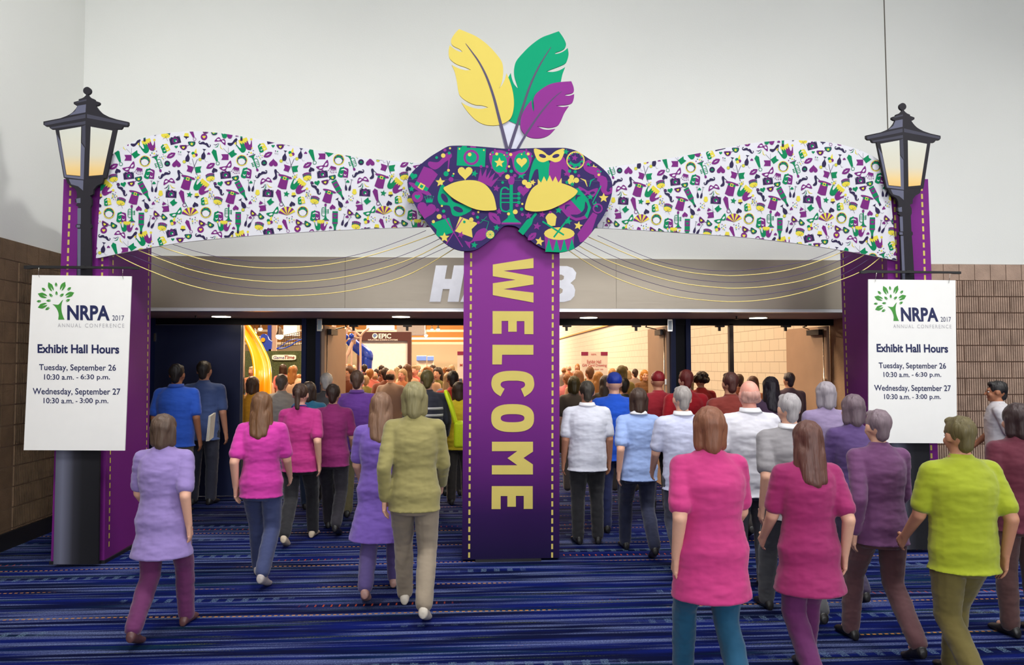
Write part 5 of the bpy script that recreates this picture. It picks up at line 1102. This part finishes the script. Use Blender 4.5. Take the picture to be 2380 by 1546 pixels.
person(757, 1170, 1.68, 'person in a charcoal shirt by the left dark door post', 'tee', (70, 68, 72), lcol=blk, hcol=(206, 202, 198), hair='short')
person(828, 1200, 1.72, 'person in a purple shirt and khaki trousers walking into the hall', 'tee', (98, 46, 142), lcol=(112, 104, 70), hcol=(86, 60, 44), heavy=True, extra=[('collar', collar, (88, 40, 128))])
person(695, 1262, 1.60, 'person in a magenta polo, black trousers and pale shoes near the left doorway', 'tee', MAG, lcol=blk, hcol=(70, 46, 34), fem=True, hair='pony', pose='walk2', shoe=(214, 196, 170), extra=[('lanyard', lanyard, (40, 60, 150))])
person(772, 1238, 1.58, 'person in a dark magenta polo beside the purple shirt', 'tee', (150, 34, 112), lcol=(34, 30, 40), hcol=(60, 40, 30), fem=True, hair='short', pose='walk')
person(605, 1352, 1.56, 'person in a bright magenta shirt and blue jeans near the left pillar', 'tee', (204, 48, 158), lcol=(52, 62, 104), hcol=(120, 82, 52), fem=True, hair='long', pose='walk', shoe=(190, 180, 176))
person(374, 1480, 1.46, 'person in a lavender tunic over plum trousers, nearest on the left', 'tunic', (150, 128, 190), lcol=(96, 28, 84), hcol=(96, 74, 60), fem=True, hair='bob', pose='walk2', shoe=(96, 62, 62))
person(992, 1195, 1.72, 'person in a dark striped top with a hi-vis bag near the column', 'long', (42, 44, 58), lcol=(48, 46, 44), hcol=(112, 98, 50), hair='short', pose='walk',
       extra=[('white_stripe', lambda mb: [mb.loft([(c, (r[0]+.003, r[1]+.003), a, b) for c, r, a, b in (torso_rings(skel('walk', False, False), False, .0215, z, z+.001)[:1]*1+[(V((0, -.01, z+.03)),)+torso_rings(skel('walk', False, False), False, .0215, z+.03, z+.031)[0][1:]])], CLOTH, 24) for z in (1.16, 1.24)], (206, 204, 200))])
person(1052, 1150, 1.70, 'person in a red shirt close to the left edge of the column', 'tee', (176, 40, 24), lcol=blk, hcol=(46, 34, 28), skin='tan')
person(1066, 1172, 1.56, 'person in a lemon yellow shirt tucked against the column', 'tee', (226, 200, 24), lcol=(52, 48, 44), hcol=(70, 50, 36), fem=True, hair='bob')
person(962, 1428, 1.66, 'person in an olive-yellow top and khaki trousers walking left of the column', 'long', (150, 140, 84), lcol=(140, 126, 108), hcol=(150, 140, 96), pose='walk', fem=True, hair='bob', shoe=(204, 194, 180))
person(884, 1385, 1.57, 'person in a long lavender dress beside the olive-topped walker', 'dress', (116, 84, 176), lcol=(80, 64, 120), hcol=(140, 104, 80), fem=True, hair='long', pose='walk2', shoe=(170, 130, 120))
# --- right of the column
person(1366, 1262, 1.62, 'person in a white polo and black trousers just right of the column', 'tee', (224, 226, 238), lcol=blk, hcol=(60, 52, 40), skin='mid', heavy=True, extra=cw)
person(1430, 1236, 1.70, 'person in a vivid blue shirt and blue cap behind the white polos', 'tee', (10, 88, 220), lcol=(30, 40, 90), hair='cap', hcol=(20, 60, 180))
person(1486, 1290, 1.56, 'person in a pale blue polo and dark trousers beside the white polo nearest the column', 'tee', (156, 180, 232), lcol=(24, 30, 60), hcol=(72, 50, 38), fem=True, hair='bob', pose='walk', extra=cw)
person(1590, 1335, 1.60, 'person in a lilac-white polo and slate trousers in the right-hand queue', 'tee', (204, 208, 236), lcol=(50, 52, 72), hcol=(168, 160, 156), pose='walk2', extra=cw)
person(1532, 1190, 1.70, 'person in a crimson shirt and crimson cap at the right dark door post', 'tee', (168, 24, 44), lcol=blk, hair='cap', hcol=(150, 24, 38), skin='mid')
person(1598, 1205, 1.72, 'person in a bright red shirt right of the crimson cap', 'tee', (202, 22, 40), lcol=(40, 36, 40), hcol=(120, 40, 36), hair='short')
person(1748, 1370, 1.66, 'person in a white polo and grey trousers in the middle of the right-hand crowd', 'tee', (226, 224, 234), lcol=gry, hair='thin', hcol=(214, 160, 146), skin='pink', heavy=True, extra=cw)
person(1702, 1242, 1.70, 'person in a dark rust-red shirt in front of the cream block wall', 'tee', (130, 40, 28), lcol=(44, 38, 36), hcol=(84, 40, 32), skin='mid', pose='walk')
person(1795, 1215, 1.64, 'person in a purple-grey shirt in the rightmost doorway', 'tee', (96, 70, 100), lcol=blk, hcol=(40, 30, 44), skin='mid', fem=True, hair='long')
person(1842, 1440, 1.58, 'person in a grey shirt with a broad white collar before the right pillar', 'tee', (150, 146, 150), lcol=(70, 70, 74), hcol=(186, 180, 182), heavy=True, pose='walk', extra=cw)
person(1925, 1300, 1.62, 'person in a long-sleeved lavender top at the foot of the right pillar', 'long', (150, 132, 170), lcol=(70, 56, 84), hcol=(170, 160, 168), fem=True, hair='bob')
person(1990, 1392, 1.55, 'person in a deep purple cardigan in front of the right pillar', 'long', (86, 60, 118), lcol=(52, 40, 70), hcol=(120, 100, 110), fem=True, hair='bob', pose='walk2')
person(2326, 1236, 1.60, 'person in a white top and black trousers walking by the ribbed right wall', 'tee', (206, 202, 206), lcol=(40, 38, 42), hcol=(28, 24, 24), skin='tan', yaw=60, pose='walk')
person(1655, 1640, 1.56, 'person in a bright pink tunic and teal trousers, nearest in the right-hand crowd', 'tunic', (206, 52, 128), lcol=(0, 76, 110), hcol=(150, 96, 70), fem=True, hair='bob', pose='walk', heavy=True)
person(1885, 1600, 1.47, 'person in a dark magenta tunic right of the bright pink tunic', 'tunic', (160, 30, 100), lcol=(96, 24, 88), hcol=(110, 70, 60), fem=True, hair='long', pose='walk2')
person(2052, 1515, 1.50, 'person in a plum long-sleeved top below the right notice board', 'long', (112, 62, 110), lcol=(92, 56, 60), hcol=(140, 120, 130), fem=True, hair='short', pose='walk')
person(2246, 1615, 1.50, 'person in a lime green top and olive trousers near the right edge', 'tee', (164, 176, 26), lcol=(104, 92, 40), hcol=(112, 100, 60), skin='mid', heavy=True, pose='walk2')
person(2376, 1475, 1.52, 'person in a maroon top at the extreme right edge', 'long', (100, 28, 50), lcol=(74, 42, 40), hcol=(60, 40, 40), fem=True, hair='bob')
# --- held and carried things
p = pA.matrix_basis @ V((.32, .10, .98))
e = empty('paper_sheaf', tuple(p), 'white folded papers held between the two blue-shirted people at the navy door', 'papers')
mb = MB(); pw = pmat('paper_white', (236, 232, 220), .6, bump=.2)
for k in range(4): mb.hexa([(p.x-.012+k*.007, p.y-.02+.01*k, p.z-.18), (p.x-.008+k*.007, p.y-.02+.01*k, p.z-.18), (p.x-.008+k*.007, p.y+.18, p.z-.15), (p.x-.012+k*.007, p.y+.18, p.z-.15), (p.x-.012+k*.007+.03, p.y-.03, p.z+.13), (p.x-.008+k*.007+.03, p.y-.03, p.z+.13), (p.x-.008+k*.007+.03, p.y+.16, p.z+.16), (p.x-.012+k*.007+.03, p.y+.16, p.z+.16)], pw)
mb.build('sheet', e)
g = ground(1059, 1200); e = empty('shoulder_bag', (g.x, g.y, .85), 'hi-vis yellow shoulder bag hanging by the dark striped top', 'bag'); hv = pmat('hi_vis_yellow', (214, 236, 10), .6, bump=.2)
mb = MB(); mb.box((g.x-.02, g.y-.16, .82), (g.x+.10, g.y+.14, 1.12), hv); o = mb.build('pouch', e); bv = o.modifiers.new('b', 'BEVEL'); bv.width = .03; bv.segments = 3
mb = MB(); mb.tube(smooth([(g.x-.0, g.y-.12, 1.1), (g.x-.06, g.y-.13, 1.3), (g.x-.12, g.y-.06, 1.47), (g.x-.08, g.y+.08, 1.4), (g.x+.0, g.y+.12, 1.1)], 5, False), .022, hv, 8); mb.build('strap', e)

# --- inside the hall
person(1500, 1044, 1.66, 'person in a brown dress standing with folded arms, facing out of the hall', 'dress', (112, 74, 36), lcol=(60, 44, 36), hair='bob', hcol=(206, 140, 52), fem=True, pose='fold', yaw=180, lod=0)
person(1632, 1128, 1.66, 'person in a red jacket just right of the right dark door post', 'long', (170, 24, 24), lcol=blk, hair='curly', hcol=(40, 22, 16), skin='mid', fem=True)
person(1600, 1118, 1.60, 'person in a grey-green top left of the red jacket', 'long', (150, 146, 112), lcol=gry, hair='bob', hcol=(150, 144, 110), fem=True)
named = [(1345, 1090, 1.68, (196, 150, 120), (170, 120, 80), 'pink-beige top right beside the column in the hall'), (1372, 1075, 1.74, (214, 176, 130), (120, 76, 40), 'sand top below the gift card notice'), (1392, 1100, 1.66, (120, 60, 40), (190, 130, 60), 'rust top below the gift card notice'), (1424, 1050, 1.70, (220, 190, 150), (200, 150, 90), 'cream top right of the gift card notice'),
         (1446, 1085, 1.76, (120, 110, 50), (90, 80, 30), 'olive top, taller, right of the gift card notice'), (1318, 1060, 1.60, (220, 130, 140), (150, 100, 60), 'coral top right beside the column'), (1408, 1130, 1.62, (60, 52, 46), (52, 36, 28), 'charcoal top in front of the gift card notice'), (1452, 1152, 1.60, (64, 70, 60), (50, 40, 24), 'dark green top beside the right door leaf'), (1335, 1145, 1.62, (70, 60, 52), (70, 60, 20), 'grey-brown top just past the column'), (1720, 1100, 1.62, (120, 60, 40), (60, 30, 20), 'brown top before the cream block wall'), (1752, 1120, 1.60, (180, 110, 70), (80, 40, 26), 'terracotta top before the cream block wall'), (1838, 1130, 1.66, (70, 50, 70), (40, 28, 44), 'aubergine top by the far right door leaf')]
for i, (px, pf, H_, c, hc, lb) in enumerate(named):
    person(px, pf, H_, 'person in a '+lb, ('tee', 'long')[i % 2], c, lcol=(60, 50, 46), hair=('bob', 'short', 'long', 'short')[i % 4], hcol=hc, fem=i % 2 == 0, skin=('light', 'mid')[i % 2], lod=1, pose=('stand', 'walk')[i % 2])
# the packed crowd further in: small blurred heads and shoulders that nothing in the photo tells apart
rr = random.Random(11)
TOPS = [((190, 120, 80), 'tan'), ((120, 60, 36), 'brown'), ((226, 190, 160), 'cream'), ((120, 116, 56), 'olive'), ((206, 110, 100), 'salmon'), ((150, 130, 120), 'grey'), ((96, 40, 46), 'maroon'), ((90, 100, 140), 'slate blue')]
HC = [(96, 56, 30), (60, 36, 22), (170, 110, 50), (190, 160, 120), (46, 30, 22)]
taken = []
def crowd(x0, x1, n, ymin, ymax, where, grp):
    made = 0; tries = 0
    while made < n and tries < 4000:
        tries += 1
        d = rr.uniform(ymin, ymax); d = ymin+(d-ymin)*(d-ymin)/(ymax-ymin) if rr.random() < .5 else d
        g = ground(rr.uniform(x0, x1), 847+1.8*F_PX/d)
        if any((g.x-a)**2+(g.y-b)**2 < .56 for a, b in taken) or g.x > RX-.25: continue
        taken.append((g.x, g.y)); c, nm = TOPS[rr.randrange(8)]; k = made
        person(0, 0, rr.uniform(1.56, 1.80), nm+'-topped person among the packed crowd '+where, ('tee', 'long')[k % 2], c, lcol=(56, 48, 44), hair=('short', 'bob', 'short', 'long', 'thin')[rr.randrange(5)], hcol=HC[rr.randrange(5)], fem=(k % 2 == 0), skin=('light', 'mid', 'pink')[rr.randrange(3)], lod=1, pose=('stand', 'walk', 'walk2')[k % 3], yaw=rr.choice((0, 0, 0, 15, -20, 160)), group=nm+' tops '+grp, at=V((g.x, g.y, 0)))
        made += 1
for o in [o for o in COL.objects if o.name.startswith('person')]: taken.append((o.location.x, o.location.y))
for px, Y in ((1381, 17), (1093, 17), (800, 24), (610, 15.5), (606, 14.8), (600, 14), (590, 13.2), (585, 12.6)): g = ground(px, 847+1.8*F_PX/Y); taken += [(g.x+dx_, g.y+dy_) for dx_ in (-.4, 0, .4) for dy_ in (-.4, 0, .4)]
crowd(775, 1070, 46, 12.3, 23, 'seen left of the column', 'left of the column')
crowd(775, 1070, 26, 23, 34.5, 'far back, left of the column', 'far back left of the column')
crowd(575, 700, 14, 12.3, 19, 'seen in the leftmost doorway', 'in the leftmost doorway')
crowd(1305, 1500, 12, 17.6, 34, 'seen right of the column', 'right of the column')
